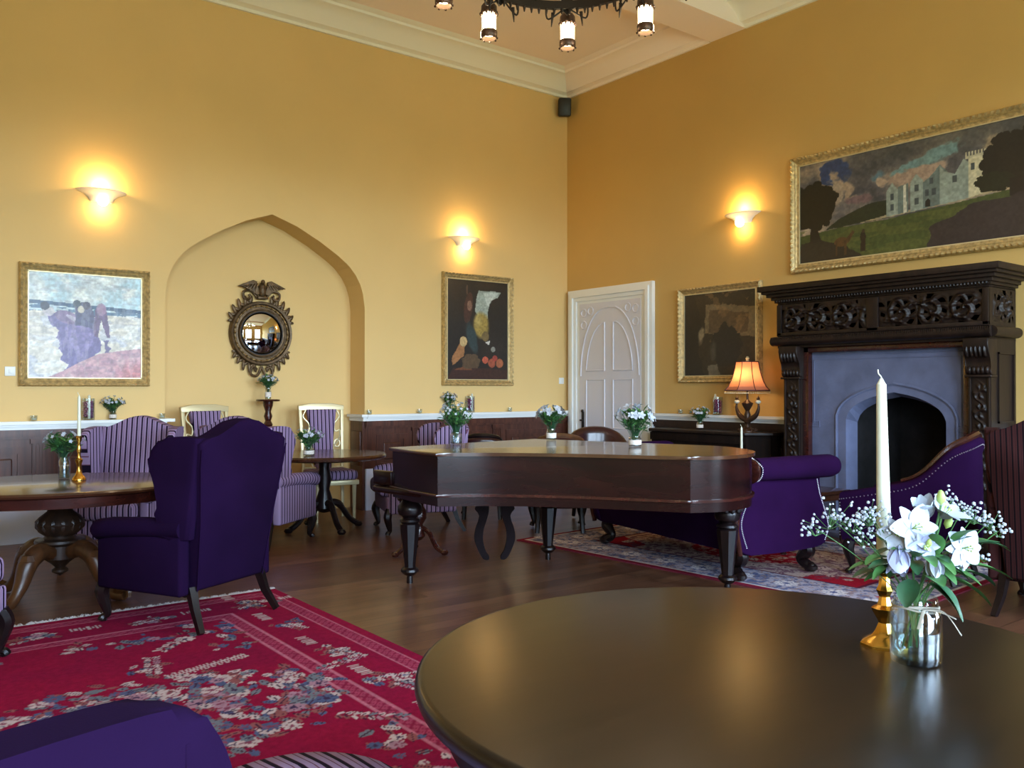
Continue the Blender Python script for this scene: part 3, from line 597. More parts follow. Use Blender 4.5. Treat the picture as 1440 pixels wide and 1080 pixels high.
# ------------------------------------------------------------------ small pieces
def bouquet(loc, label, R=.09, h=.16, n=34, white=34, seed=1, group='small flower posies', leafm='leaf', petal='petal', pr=.016, gyp=0):
    rs = random.Random(seed); t = thing('flower_posy', label, 'flowers', loc, 0, group); st = MB(); lf = MB(); fl = MB()
    for k in range(n):
        a = rs.uniform(0, 2*PI); e = rs.uniform(.1, 1); q = rs.uniform(.3, .95); p = Vector((R*q*math.cos(a), R*q*math.sin(a), h*(1-.5*q*q)*rs.uniform(.55, .9)))
        st.tube([(0, 0, -.06), tuple(p*.5), tuple(p)], .0018, 4)
        for j in range(5):
            ang = rs.uniform(0, 2*PI); tilt = rs.uniform(-.4, 1.0); L = rs.uniform(.025, .055)*R/.10; wd = L*.28
            M = Matrix.Translation(p*rs.uniform(.45, 1)) @ Matrix.Rotation(ang, 4, 'Z') @ Matrix.Rotation(-tilt, 4, 'Y')
            lf.add([(0, 0, 0), (L*.5, wd, .004), (L, 0, 0), (L*.5, -wd, .004), (L*.5, 0, -.003)], [(0, 4, 1), (1, 4, 2), (0, 3, 4), (3, 2, 4)], M)
    for k in range(white):
        a = rs.uniform(0, 2*PI); q = math.sqrt(rs.random()); el = math.acos(1-q*.95); d = Vector((math.sin(el)*math.cos(a), math.sin(el)*math.sin(a), math.cos(el)*.9+.1)); p = Vector((d.x*R, d.y*R, h*.45+d.z*h*.5))
        bloom(fl, p, d, pr*rs.uniform(.7, 1.2), 5)
        st.tube([(0, 0, 0), tuple(p)], .0015, 4)
    st.build('stems', 'leaf2', t); lf.build('foliage', leafm, t, smooth=False); fl.build('blossoms', petal, t, angle=80)
    return t
def bloom(w, p, d, r, n=5, cup=.5):
    d = Vector(d).normalized(); M = Matrix.Translation(p) @ d.to_track_quat('Z', 'Y').to_matrix().to_4x4()
    for k in range(n):
        Q = M @ Matrix.Rotation(2*PI*k/n, 4, 'Z')
        w.add([(0, 0, 0), (r*.55, r*.36, r*cup*.4), (r, r*.12, r*cup*.6), (r, -r*.12, r*cup*.6), (r*.55, -r*.36, r*cup*.4), (r*.5, 0, r*cup*.25)], [(0, 5, 1), (1, 5, 2), (5, 3, 2), (5, 4, 3), (0, 4, 5)], Q)
    w.ball((0, 0, r*.1), r*.18, 5, M=M)
def jar(loc, label, r=.035, h=.09, band=True, group='small flower jars', tall=None):
    t = thing('flower_jar', label, 'jar', loc, 0, group)
    g = MB(); g.lathe([(r*.92, 0), (r, .008), (r, h*.78), (r*.86, h*.86), (r*.86, h), (r*.82, h), (r*.82, h*.86), (r*.95, h*.76), (r*.95, .01)], n=20); g.build('glass', 'glass', t)
    g = MB(); g.lathe([(r*.9, .008), (r*.93, .012), (r*.93, h*.6)], n=16); g.build('water', 'water', t)
    if band: g = MB(); g.lathe([(r*1.01, h*.2), (r*1.03, h*.22), (r*1.03, h*.62), (r*1.01, h*.64), (r*1.01, h*.2)], n=20); g.build('lace_band', 'lace', t)
    return t
def vase_set(loc, where, r=.035, h=.09, band=True, R=.09, fh=.16, **k):
    jar(loc, 'glass jar '+where, r, h, band); bouquet((loc[0], loc[1], loc[2]+h), 'white flower posy '+where, R, fh, **k)
vase_set((2.05, Y1-.05, 1.092), 'on the dado rail just below the right corner of the beach painting', .033, .075, R=.105, fh=.16, seed=3)
vase_set((5.853, Y1-.05, 1.092), 'on the dado rail below the tall still life', .03, .09, R=.10, fh=.18, seed=4)
vase_set((3.635, 8.93, 1.27), 'on the slim plant stand under the eagle mirror', .032, .12, R=.105, fh=.15, seed=5)
vase_set((3.50, 7.62, .752), 'on the round table in front of the niche', .05, .08, R=.135, fh=.20, seed=6)
vase_set((3.61, 5.32, .972), 'on the piano lid nearest its left end', .045, .09, band=False, R=.12, fh=.26, seed=7, white=60, pr=.013)
vase_set((4.50, 5.28, .972), 'in the middle of the piano lid, in front of the panelling', .04, .09, R=.115, fh=.20, seed=8, white=34, pr=.028)
vase_set((4.46, 4.32, .972), 'on the piano lid in front of the white door', .045, .075, R=.135, fh=.24, seed=9, white=26, pr=.03)
vase_set((7.55, 6.32, .935), 'on the dark cabinet beside the lamp', .037, .08, R=.11, fh=.19, seed=10)
vase_set((1.235, 6.62, .762), 'on the oval table beside the brass candlestick', .038, .15, band=False, R=.13, fh=.20, seed=11, white=30, leafm='leaf')
def plumvase(loc, label, rz=0):
    t = thing('candle_vase', label, 'candle holder', loc, rz, 'glass vases with plum petals and a candle')
    g = MB(); g.lathe([(.05, 0), (.055, .01), (.055, .2), (.052, .2), (.052, .012), (.0, .012)], n=24); g.build('glass', 'glass', t)
    g = MB(); rs_ = random.Random(int(loc[0]*100))
    for k in range(60):
        a = 2*PI*k/60*7; g.ball((.034*math.cos(a), .034*math.sin(a), .03+.14*k/60), (.015, .015, .013), 6)
    g.build('petals', 'plum', t)
    g = MB(); g.lathe([(.0, .014), (.013, .014), (.013, .225), (.004, .23), (0, .24)], n=12, M=Matrix.Rotation(rz, 4, 'Z') @ Matrix.Translation((0, -.036, 0))); g.build('candle', 'wax', t)
plumvase((1.835, Y1-.06, 1.092), 'candle vase with plum petals on the rail below the beach painting')
plumvase((6.17, Y1-.052, 1.092), 'plum petal candle vase on the rail below the tall still life'); plumvase((X1-.064, 6.23, 1.092), 'plum petal candle vase on the rail above the dark cabinet', -PI/2)
def tealight(loc, label):
    t = thing('tealight_holder', label, 'candle holder', loc, 0, 'small glass tealight holders')
    g = MB(); g.lathe([(.02, 0), (.028, .01), (.03, .05), (.027, .05), (.025, .012), (0, .01)], n=14); g.build('glass', 'glass', t); g = MB(); g.lathe([(.019, .012), (.019, .026), (0, .027)], n=12); g.build('candle', 'wax', t)
tealight((1.39, Y1-.05, 1.092), 'tealight glass on the rail left of the plum candle vase'); tealight((2.50, Y1-.045, 1.092), 'tealight glass on the rail at the left edge of the niche'); tealight((4.77, Y1-.05, 1.092), 'tealight glass on the rail at the right edge of the niche')
tealight((5.44, Y1-.05, 1.092), 'tealight glass on the rail between the niche and the still life'); tealight((6.79, Y1-.05, 1.092), 'tealight glass on the rail right of the still life'); tealight((X1-.064, 6.77, 1.092), 'tealight glass on the rail beside the white door frame')
def candlestick(loc, label, h=.2, ch_=.26, m='brass', cl='', r=.045, cr=(.012, .009), oct_=False, lean=(0, 0)):
    t = thing('candlestick', label, 'candlestick', loc, 0)
    g = MB(); s = h; g.lathe([(r, 0), (r, .006), (r*.9, s*.06), (r*.55, s*.12), (r*.4, s*.18), (r*.25, s*.28), (r*.3, s*.32), (r*.5, s*.42), (r*.55, s*.46), (r*.3, s*.5), (r*.22, s*.6), (r*.35, s*.68), (r*.25, s*.74), (r*.22, s*.85), (r*.42, s*.93), (r*.44, s), (r*.25, s), (r*.2, s*.95)], n=8 if oct_ else 20); g.build('stem', m, t, angle=30)
    c = thing('candle', cl, 'candle', (loc[0], loc[1], loc[2]+h), 0); g = MB(); L = ch_
    g.tube([(lean[0]*k/8, lean[1]*k/8, L*k/8-.01) for k in range(9)], [cr[0]+(cr[1]-cr[0])*k/8 for k in range(9)], 16); g.tube([(lean[0], lean[1], L-.012), (lean[0], lean[1], L+.004)], [cr[1], cr[1]*.3], 16); g.build('wax', 'wax', c)
    g = MB(); g.tube(spline([(lean[0], lean[1], L), (lean[0]-.001, lean[1], L+.008), (lean[0]-.006, lean[1]+.004, L+.016), (lean[0]-.007, lean[1]+.005, L+.026)]), .0016, 6); g.build('wick', 'wax', c)
candlestick((1.295, 6.46, .762), 'brass candlestick on the oval table beside the posy jar', .30, .27, cl='white taper candle in the brass candlestick on the oval table')
candlestick((6.24, 4.76, .506), 'silver candlestick on the coffee table behind the sofa arm', .27, .27, 'silver', cl='thin white taper candle rising behind the purple sofa arm')

# plant stand
ps = thing('plant_stand', 'slim turned mahogany plant stand in the niche below the mirror', 'plant stand', (3.635, 8.93, 0))
g = MB(); g.lathe([(.0, 1.245), (.10, 1.245), (.125, 1.25), (.128, 1.26), (.12, 1.27), (0, 1.27)], n=24); g.build('top', 'mahog', ps)
g = MB(); g.lathe([(.04, .2), (.05, .3), (.03, .36), (.045, .5), (.028, .8), (.03, .95), (.05, 1.0), (.03, 1.04), (.045, 1.09), (.03, 1.14), (.05, 1.2), (.055, 1.245)], n=18); g.build('stem', 'mahog', ps)
for k in range(3): a = 2*PI*k/3+.5; g = MB(); g.tube(spline([(.03*math.cos(a), .03*math.sin(a), .26), (.1*math.cos(a), .1*math.sin(a), .2), (.15*math.cos(a), .15*math.sin(a), .05), (.19*math.cos(a), .19*math.sin(a), .015)]), [.022]*10+[.018]*9, 7); g.build('leg', 'mahog', ps)

# ------------------------------------------------------------------ chairs
def cabriole(x, y, h, sx, sy, s=1.0):
    P = spline([(x, y, h), (x+sx*.03*s, y+sy*.03*s, h*.72), (x+sx*.005*s, y+sy*.005*s, h*.35), (x-sx*.005*s, y-sy*.005*s, h*.14), (x+sx*.02*s, y+sy*.02*s, .02), (x+sx*.03*s, y+sy*.03*s, 0.0)], 4)
    n = len(P); R = [interp([(0, .038), (.2, .042), (.5, .024), (.72, .018), (.88, .026), (1, .026)], i/(n-1))*s for i in range(n)]; return P, R
def wing_chair(label, m, loc, rz, H=1.16, striped=True, group='wing armchairs', legm='ebony', ay=.305):
    t = thing('wing_armchair', label, 'armchair', loc, rz, group); k = H/1.16; st = (lambda q: q) if striped else (lambda q: None)
    sh = lambda c: Vector((c.x, c.y-(c.z-.24)*.14, c.z))
    top = [(x, H-.10*k+.05*k*(1+math.cos(PI*min(1, abs(x)/.31)))-.03*max(0, (abs(x)-.30)/.055)**2) for x in [-.355+.71*i/18 for i in range(19)]]
    poly = [(-.27, .22), (.27, .22), (.30, .6), (.345, .9*k)]+[(x, z) for x, z in reversed(top)]+[(-.345, .9*k), (-.30, .6)]
    b = MB(); b.prism(poly, -.40, -.27, 'y', .022, shear=sh, seg=3); b.build('backrest', m, t, stripe=st('x'), angle=50)
    for sg in (-1, 1):
        wp = spline([(-.34, .52), (-.16, .53), (-.155, .66), (-.11, .80*k), (-.055, .92*k), (-.06, 1.0*k), (-.13, 1.055*k), (-.26, 1.075*k), (-.34, 1.085*k)], 4)
        b = MB(); b.prism([(p[0], p[1]) for p in spline([(a, c_, 0) for a, c_ in [(q[0], q[1]) for q in [(-.34, .52), (-.16, .53), (-.155, .66), (-.11, .80*k), (-.055, .92*k), (-.06, 1.0*k), (-.13, 1.055*k), (-.26, 1.07*k), (-.37, 1.06*k)]]], 4)]+[(-.37, .52)], sg*.295, sg*.365, 'x', .022, shear=lambda c, sg=sg: sh(Vector((c.x+sg*(c.y+.34)*.12, c.y, c.z))))
        b.build('wing', m, t, stripe=st('y'), angle=50)
        b = MB(); P = [(sg*.335, -.36, .575), (sg*.345, -.1, .575), (sg*.355, ay-.15, .56), (sg*.36, ay-.03, .54), (sg*.36, ay, .54)]; b.tube(P, [.055, .058, .06, .06, .04], 14)
        b.box(min(sg*.295, sg*.375), -.37, .2, max(sg*.295, sg*.375), ay-.025, .54, .02); b.build('arm', m, t, stripe=st('y'), angle=50)
        P, R = cabriole(sg*.31, .27, .235, sg*.5, .7); b = MB(); b.tube(P, R, 8); b.build('leg', legm, t)
        b = MB(); b.tube([(sg*.28, -.36, .24), (sg*.29, -.40, .12), (sg*.315, -.47, 0)], [.034, .028, .022], 4); b.build('leg', legm, t)
    b = MB(); b.box(-.33, -.34, .2, .33, .30, .36, .02); b.build('seat_base', m, t, stripe=st('auto'))
    b = MB(); b.box(-.285, -.29, .355, .285, .36, .50, .045, seg=3); b.build('seat_cushion', m, t, stripe=st('auto'))
    if not striped:
        for sg in (-1, 1):
            b = MB(); b.tube([sh(Vector((sg*x, -.40, z))) for x, z in [(.27, .22), (.30, .6), (.345, .9*k), (.352, 1.0*k)]], .005, 5); b.build('piping', m, t)
    return t
wing_chair('deep purple velvet wing armchair seen from behind, on the red rug at the oval table', 'purple', (1.66, 5.43, .018), rad(27.5), 1.19, False)
wing_chair('lilac striped wing armchair facing the camera behind the oval table', 'stripe', (1.80, 7.55, 0), rad(142), 1.15)
wing_chair('lilac striped wing armchair turned away, between the purple wing chair and the round table', 'stripe', (3.08, 7.64, 0), rad(-53.5), 1.15)
wing_chair('striped wing armchair side-on behind the left end of the piano', 'stripe', (4.48, 7.40, 0), rad(71), 1.12)
wing_chair('striped chair of which only a seat corner and front leg show at the left edge', 'stripe', (.25, 5.14, .018), rad(-45), 1.15, ay=.12)
wing_chair('dark red striped wing armchair at the right edge near the fireplace', 'stripe2', (6.06, 2.14, 0), rad(-80), 1.24)
def club_chair(label, m, loc, rz):
    t = thing('club_armchair', label, 'armchair', loc, rz); sh = lambda c: Vector((c.x, c.y-(c.z-.24)*.08, c.z))
    top = spline([(.385, .70, 0), (.385, .86, 0), (.368, .94, 0), (.335, .998, 0), (.30, 1.03, 0), (.2, 1.045, 0), (0, 1.055, 0), (-.2, 1.045, 0), (-.30, 1.03, 0), (-.335, .998, 0), (-.368, .94, 0), (-.385, .86, 0), (-.385, .70, 0)], 3)
    b = MB(); b.prism([(-.34, .2), (.34, .2)]+[(p[0], p[1]) for p in top], -.36, -.29, 'y', .02, shear=sh); b.build('backrest', m, t, angle=50)
    for sg in (-1, 1):
        b = MB(); b.tube([sh(Vector(p)) for p in ((sg*.28, -.362, .22), (sg*.30, -.362, .6), (sg*.305, -.36, .9), (sg*.30, -.357, .99))], .004, 6); b.build('piping', m, t)
        b = MB(); b.box(min(sg*.28, sg*.38), -.36, .2, max(sg*.28, sg*.38), .34, .50, .02); b.tube([(sg*.335, -.34, .53), (sg*.345, .2, .53), (sg*.345, .35, .53)], [.05, .065, .05], 12); b.build('arm', m, t, angle=50)
        for y in (-.30, .30): b = MB(); b.tube([(sg*.31, y, .22), (sg*.32, y*1.1, 0)], [.032, .022], 6); b.build('leg', 'ebony', t)
    b = MB(); b.box(-.31, -.3, .2, .31, .34, .34, .02); b.build('seat_base', m, t); b = MB(); b.box(-.275, -.25, .335, .275, .36, .47, .04); b.build('seat_cushion', m, t); return t
club_chair('purple velvet armchair close to the camera, only its back corner showing at bottom left', 'purple', (-.14, 1.235, 0), rad(24))
# striped footstool
fs = thing('footstool', 'round striped footstool beside the dark round table, cut off at the bottom edge', 'footstool', (.76, 1.70, 0))
g = MB(); g.lathe([(.0, .33), (.22, .33), (.25, .36), (.258, .46), (.25, .51), (.225, .532), (.12, .548), (0, .552)], n=32); g.build('seat', 'stripe', fs, stripe='x')
for k in range(4): a = PI/4+PI/2*k; g = MB(); g.tube([(.18*math.cos(a), .18*math.sin(a), .34), (.2*math.cos(a), .2*math.sin(a), 0)], [.025, .016], 8); g.build('leg', 'ebony', fs)

def gilt_chair(label, loc, rz):
    t = thing('gilt_dining_chair', label, 'chair', loc, rz, 'gilt dining chairs')
    sh = lambda c: Vector((c.x, c.y-(c.z-.45)*.12, c.z)); b = MB()
    for sg in (-1, 1): b.prism([(sg*.185, .0), (sg*.215, .0), (sg*.25, 1.18), (sg*.215, 1.18)], -.24, -.205, 'y', .004, shear=sh)
    b.prism([(-.25, 1.15), (.25, 1.15), (.255, 1.20), (.12, 1.225), (-.12, 1.225), (-.255, 1.20)], -.245, -.2, 'y', .006, shear=sh); b.box(-.21, -.24, .50, .21, -.205, .54)
    b.build('back_frame', 'champ', t, angle=30)
    b = MB(); b.prism([(-.085, .52), (.085, .52), (.13, .95), (.165, 1.16), (-.165, 1.16), (-.13, .95)], -.255, -.185, 'y', .015, shear=sh); b.build('back_panel', 'stripe', t, stripe='x')
    for sg in (-1, 1):
        b = MB()
        b.tube([sh(Vector(p)) for p in spline([(sg*.10, -.22, .52), (sg*.15, -.22, .68), (sg*.12, -.22, .74), (sg*.19, -.22, .84), (sg*.20, -.22, .93), (sg*.15, -.22, .92), (sg*.14, -.22, 1.0), (sg*.2, -.22, 1.08), (sg*.17, -.22, 1.15)])], .009, 6)
        b.tube([sh(Vector((sg*(.165+.032*math.cos(q)), -.22, .79+.04*math.sin(q)))) for q in [i*PI/6 for i in range(13)]], .007, 5); b.tube([sh(Vector((sg*(.155+.03*math.cos(q)), -.22, .64+.05*math.sin(q)))) for q in [i*PI/6 for i in range(13)]], .007, 5)
        b.build('scrollwork', 'champ', t)
        b = MB(); b.tube([(sg*.2, .2, .42), (sg*.2, .2, 0)], [.024, .014], 8); b.build('leg', 'champ', t)
    b = MB(); b.box(-.24, -.22, .38, .24, .25, .43, .01); b.build('seat_rail', 'champ', t)
    b = MB(); b.box(-.235, -.2, .43, .235, .245, .53, .035, seg=3); b.build('seat', 'stripe', t, stripe='auto'); return t
gilt_chair('gilt scroll-back dining chair with striped panel at the round table, right side of the niche', (4.12, 8.45, 0), rad(172))
gilt_chair('gilt scroll-back dining chair mostly hidden behind the armchairs, left side of the niche', (2.96, 8.50, 0), rad(188))

# tub chairs
def tub(label, m, loc, rz, cat='armchair', name='tub_chair', hs=(.60, .66, .76, .95, 1.02, 1.04), wd=.37, dp=.46, crest='mahog', nails=True, z0=.24, group=None, s=1.0):
    t = thing(name, label, cat, loc, rz, group)
    half = [(wd, dp), (wd+.02, dp*.35), (wd, -dp*.3), (wd*.8, -dp*.75), (wd*.42, -dp*.98), (0, -dp*1.04)]
    R = spline([(p[0], p[1], h) for p, h in zip(half, hs)], 6); full = R+[(-p[0], p[1], p[2]) for p in reversed(R[:-1])]; N = len(full)-1
    def ring(u, off, zz):
        k = u*N; i = min(int(k), N-1); f_ = k-i; a, b = Vector(full[i]), Vector(full[i+1]); p = a.lerp(b, f_); d = (Vector(full[min(i+1, N)])-Vector(full[max(i-1, 0)])); d.z = 0; d.normalize(); nrm = Vector((-d.y, d.x, 0)) if True else None
        nrm = Vector((d.y, -d.x, 0)); 
        if nrm.dot(Vector((p.x, p.y, 0))) < 0: nrm = -nrm
        q = p+nrm*off; return (q.x, q.y, zz(p.z))
    prof = [(0.0, lambda h: z0), (.03, lambda h: z0+.1), (.02, lambda h: h-.10), (.04, lambda h: h-.04), (.03, lambda h: h-.01), (-.01, lambda h: h), (-.06, lambda h: h-.02), (-.075, lambda h: h-.08), (-.06, lambda h: z0+.1), (-.05, lambda h: z0), (0.0, lambda h: z0)]
    b = MB(); b.grid(lambda u, v: ring(u, *prof[round(v*(len(prof)-1))]), N, len(prof)-1)
    for uu in (0, 1): vs = [ring(uu, o_, z_) for o_, z_ in prof[:-1]]; b.add(vs, [tuple(range(len(vs)))])
    b.build('shell', m, t, angle=60)
    b = MB(); b.box(-wd+.03, -dp*.7, z0, wd-.03, dp-.03, .46, .04, seg=3); b.build('seat', m, t)
    if crest:
        b = MB(); lo, hi = (.16, .84); b.tube([Vector(ring(lo+(hi-lo)*i/40, -.005, lambda h: h+.012)) for i in range(41)], [.012+.016*math.sin(PI*i/40) for i in range(41)], 8); b.build('crest_rail', crest, t)
    if nails:
        b = MB()
        for i in range(110): b.ball(ring(i/109, .034, lambda h: h-.055), .0055, 5)
        for uu in (0, 1):
            for j in range(12): b.ball(ring(uu, .03, lambda h: z0+.04+(h-z0-.1)*j/12), .0055, 5)
        b.build('nail_trim', 'silver', t)
    for sg in (-1, 1):
        P, R2 = cabriole(sg*(wd-.03), dp-.06, z0+.02, sg*.6, .6); b = MB(); b.tube(P, R2, 8); b.build('leg', 'ebony', t)
        b = MB(); b.tube([(sg*(wd*.75), -dp*.65, z0+.02), (sg*(wd*.8), -dp*.85, 0)], [.03, .02], 6); b.build('leg', 'ebony', t)
    return t
tub('purple velvet tub chair with wooden crest and silver nail trim in front of the fireplace', 'purple2', (6.28, 3.24, .018), rad(8), hs=(.60, .66, .74, .93, 1.0, 1.03), wd=.31, dp=.41)
tub('oxblood leather tub chair showing above the piano near the white door', 'leather', (6.33, 6.62, .016), rad(150), hs=(.66, .70, .78, .9, .95, .96), nails=False, crest=None, wd=.30, dp=.32, group='tub chairs behind the piano')
tub('dark brown tub chair showing above the piano in front of the panelled wall', 'leather', (5.52, 7.62, 0), rad(-38), hs=(.62, .66, .74, .84, .87, .875), nails=False, crest='ebony', wd=.24, dp=.28, group='tub chairs behind the piano')
tub('brown wooden-crested tub chair behind the middle of the piano lid', 'leather', (5.55, 6.40, .016), rad(-38), hs=(.62, .66, .74, .86, .90, .91), nails=False, crest='walnut', wd=.27, dp=.3, group='tub chairs behind the piano')

# ------------------------------------------------------------------ sofa (faces the fireplace)
so = thing('sofa', 'purple velvet sofa with rolled arms and lion-paw feet behind the piano', 'sofa', (5.58, 4.66, .012), rad(-99.8))
def xprism(w, poly, a, b, bev): w.prism(poly, a, b, 'x', bev)
b = MB(); b.box(-.89, -.40, .22, .89, .40, .42, .03); b.build('seat_base', 'purple2', so)
b = MB(); b.box(-.85, -.30, .40, .85, .42, .52, .045, seg=3); b.build('seat_cushion', 'purple2', so)
b = MB(); pb = [(p[0], p[1]) for p in spline([(-.40, .2, 0), (-.45, .4, 0), (-.40, .62, 0), (-.42, .76, 0), (-.46, .84, 0), (-.40, .90, 0), (-.33, .85, 0), (-.31, .7, 0), (-.28, .5, 0), (-.3, .3, 0), (-.32, .2, 0)], 4)]; b.prism(pb, -.89, .89, 'x', .01); b.build('backrest', 'purple2', so, angle=60)
for sg in (-1, 1):
    ap = [(p[0], p[1]) for p in spline([(-.42, .22, 0), (-.46, .42, 0), (-.40, .60, 0), (-.36, .74, 0), (-.30, .80, 0), (.26, .80, 0), (.33, .72, 0), (.35, .60, 0), (.41, .45, 0), (.44, .34, 0), (.40, .24, 0), (.30, .20, 0), (-.2, .19, 0)], 4, closed=True)]
    b = MB(); b.prism(ap, sg*.85, sg*.93, 'x', .012)
    b.tube([(sg*.95, -.32, .80), (sg*.96, 0, .80), (sg*.96, .40, .80), (sg*.96, .455, .80), (sg*.96, .48, .80)], [.08, .085, .085, .07, .03], 20); b.build('arm', 'purple2', so, angle=50)
    b = MB()
    for p in ap[::1]:
        if (p[0] > .27 or p[0] < -.33) and p[1] < .78:
            pass
    def dots(pts, n, w):
        P = [Vector(q) for q in spline(pts, 8)]
        L = [0]
        for a_, c_ in zip(P, P[1:]): L.append(L[-1]+(c_-a_).length)
        for i in range(n):
            d = L[-1]*i/(n-1); j = max(0, min(len(P)-2, int(np.searchsorted(L, d))-1)); f_ = (d-L[j])/max(1e-6, L[j+1]-L[j]); w.ball(P[j].lerp(P[j+1], f_), .0055, 5)
    xx = sg*.933; dots([(xx, .31, .70), (xx, .335, .60), (xx, .395, .45), (xx, .425, .34), (xx, .39, .25)], 38, b); dots([(xx, -.38, .25), (xx, -.43, .42), (xx, -.37, .58), (xx, -.34, .70)], 38, b)
    dots([(sg*.94, -.335, .88), (sg*1.04, -.335, .82), (sg*1.02, -.335, .74), (sg*.95, -.335, .71)], 20, b)
    b.build('nail_trim', 'silver', so)
    b = MB(); b.lathe([(.0, 0), (.085, 0), (.09, .02), (.07, .035), (0, .04)], n=20, M=Matrix.Translation((sg*.95, -.345, .79)) @ Matrix.Rotation(PI/2, 4, 'X')); b.tube(spline([(sg*.92, -.43, .2), (sg*.925, -.47, .42), (sg*.925, -.42, .6), (sg*.94, -.39, .72)]), [.02]*6+[.025]*7+[.02]*6, 8); b.build('scroll_end', 'mahog', so)
    for fy, dy in ((-.34, -1), (.30, 1)):
        b = MB(); b.tube(spline([(sg*.79, fy, .24), (sg*.85, fy+dy*.01, .17), (sg*.77, fy, .09), (sg*.83, fy+dy*.02, .05), (sg*.89, fy+dy*.03, .04)]), [.05]*5+[.055, .045, .035, .03, .03, .035, .04, .04, .035, .035, .03, .02], 8); b.ball((sg*.85, fy+dy*.03, .035), (.06, .045, .035), 10); b.build('leg', 'ebony', so)

# coffee table
ct = thing('coffee_table', 'low brown wooden coffee table beyond the sofa arm, before the fireplace', 'table', (6.60, 4.62, .016), rad(-8))
g = MB(); g.box(-.42, -.42, .455, .42, .45, .49, .01); g.build('top', 'mahogtop', ct); g = MB(); g.box(-.38, -.38, .40, .38, .41, .455); g.build('apron', 'mahogtop', ct)
for sx in (-1, 1):
    for sy in (-1, 1): P, R2 = cabriole(sx*.36, sy*.37, .42, sx*.5, sy*.5); g = MB(); g.tube(P, R2, 8); g.build('leg', 'mahog', ct)

# ------------------------------------------------------------------ grand piano
PO = Vector((4.0, 4.6, 0)); pn = thing('grand_piano', 'old rosewood grand piano in the middle of the room with three turned legs', 'piano', tuple(PO)); TP = Matrix.Translation(-PO)
LID = [(3.055, 5.34), (3.02, 5.0), (3.02, 4.68)]+[tuple(p[:2]) for p in spline([(3.02, 4.68, 0), (3.33, 4.475, 0), (3.66, 4.13, 0), (3.90, 3.78, 0), (4.085, 3.49, 0)], 5)][1:]+[tuple(p[:2]) for p in spline([(4.085, 3.49, 0), (4.3, 3.40, 0), (4.58, 3.42, 0), (4.80, 3.56, 0), (4.95, 3.80, 0), (5.0, 4.05, 0), (4.93, 4.3, 0)], 5)][1:]+[(4.80, 4.7), (4.53, 5.53)]
def inset(poly, d):
    c_ = Vector((sum(p[0] for p in poly)/len(poly), sum(p[1] for p in poly)/len(poly))); out = []; n = len(poly)
    for i in range(n):
        a, p, q = Vector(poly[i-1]), Vector(poly[i]), Vector(poly[(i+1) % n]); e1 = (p-a).normalized(); e2 = (q-p).normalized(); n1 = Vector((-e1.y, e1.x)); n2 = Vector((-e2.y, e2.x)); m = (n1+n2); m = m/max(.3, m.length*m.length/2) if m.length > 0 else n1
        out.append(tuple(p+m*d))
    return out
area = sum(LID[i-1][0]*LID[i][1]-LID[i][0]*LID[i-1][1] for i in range(len(LID)))
sgn = 1 if area > 0 else -1
g = MB(TP); g.prism(LID, .948, .97, 'z', .006, seg=2); g.build('lid', 'pianotop', pn, angle=30)
g = MB(TP); g.prism(inset(LID, sgn*.022), .70, .949, 'z'); g.build('rim', 'piano', pn, angle=30)
g = MB(TP); g.prism(inset(LID, sgn*.004), .685, .702, 'z', .004, seg=2); g.build('moulding', 'mahog', pn, angle=30)
g = MB(TP); g.prism(inset(LID, sgn*.022), .625, .686, 'z'); g.build('bottom_rail', 'piano', pn, angle=30)
g = MB(TP); K = Matrix.Rotation(rad(7.4), 4, 'Z'); kM = Matrix.Translation((3.055, 5.34, 0)) @ K
g.box(.02, -.02, .64, 1.46, .20, .70, .008, M=kM); g.box(-.0, -.02, .70, .05, .19, .80, .01, M=kM); g.box(1.43, -.02, .70, 1.48, .19, .80, .01, M=kM); g.box(-.07, -.45, .66, .03, .10, .70, .008, M=kM); g.build('keybed', 'piano', pn)
g = MB(TP)
for k in range(52): g.box(.06+k*.0262, .02, .70, .06+k*.0262+.0245, .165, .725, M=kM)
g.build('white_keys', 'wax', pn, smooth=False)
g = MB(TP)
for k in range(51):
    if k % 7 in (0, 1, 3, 4, 5): g.box(.06+k*.0262+.018, .02, .725, .06+k*.0262+.032, .11, .738, M=kM)
g.build('black_keys', 'speaker', pn, smooth=False)
def pleg(x, y, carve=False):
    g = MB(TP); g.lathe([(.085, .60), (.085, .64)], (x, y, 0), 8)
    g.lathe([(.05, .60), (.06, .58), (.085, .55), (.09, .52), (.08, .49), (.055, .475), (.05, .465), (.07, .455), (.075, .44), (.06, .43)], (x, y, 0), 20)
    g.lathe([(.062, .43), (.072, .42), (.072, .405), (.04, .13), (.04, .115)], (x, y, 0), 8)
    g.lathe([(.045, .115), (.062, .10), (.065, .085), (.05, .07), (.04, .06), (.02, .05), (.022, .035), (.022, .0)], (x, y, 0), 16)
    o = g.build('leg', 'ebony', pn, angle=35)
    if carve:
        g = MB(TP)
        for k in range(12): a = 2*PI*k/12; g.ball((x+.085*math.cos(a), y+.085*math.sin(a), .585), (.03, .03, .05), 8)
        g.lathe([(.06, .54), (.09, .60), (.12, .626)], (x, y, 0), 16); g.build('carved_capital', 'ebony', o)
pleg(3.22, 5.33); pleg(4.55, 5.38); pleg(4.80, 3.78, True)
LY = Vector((3.93, 5.27, 0))
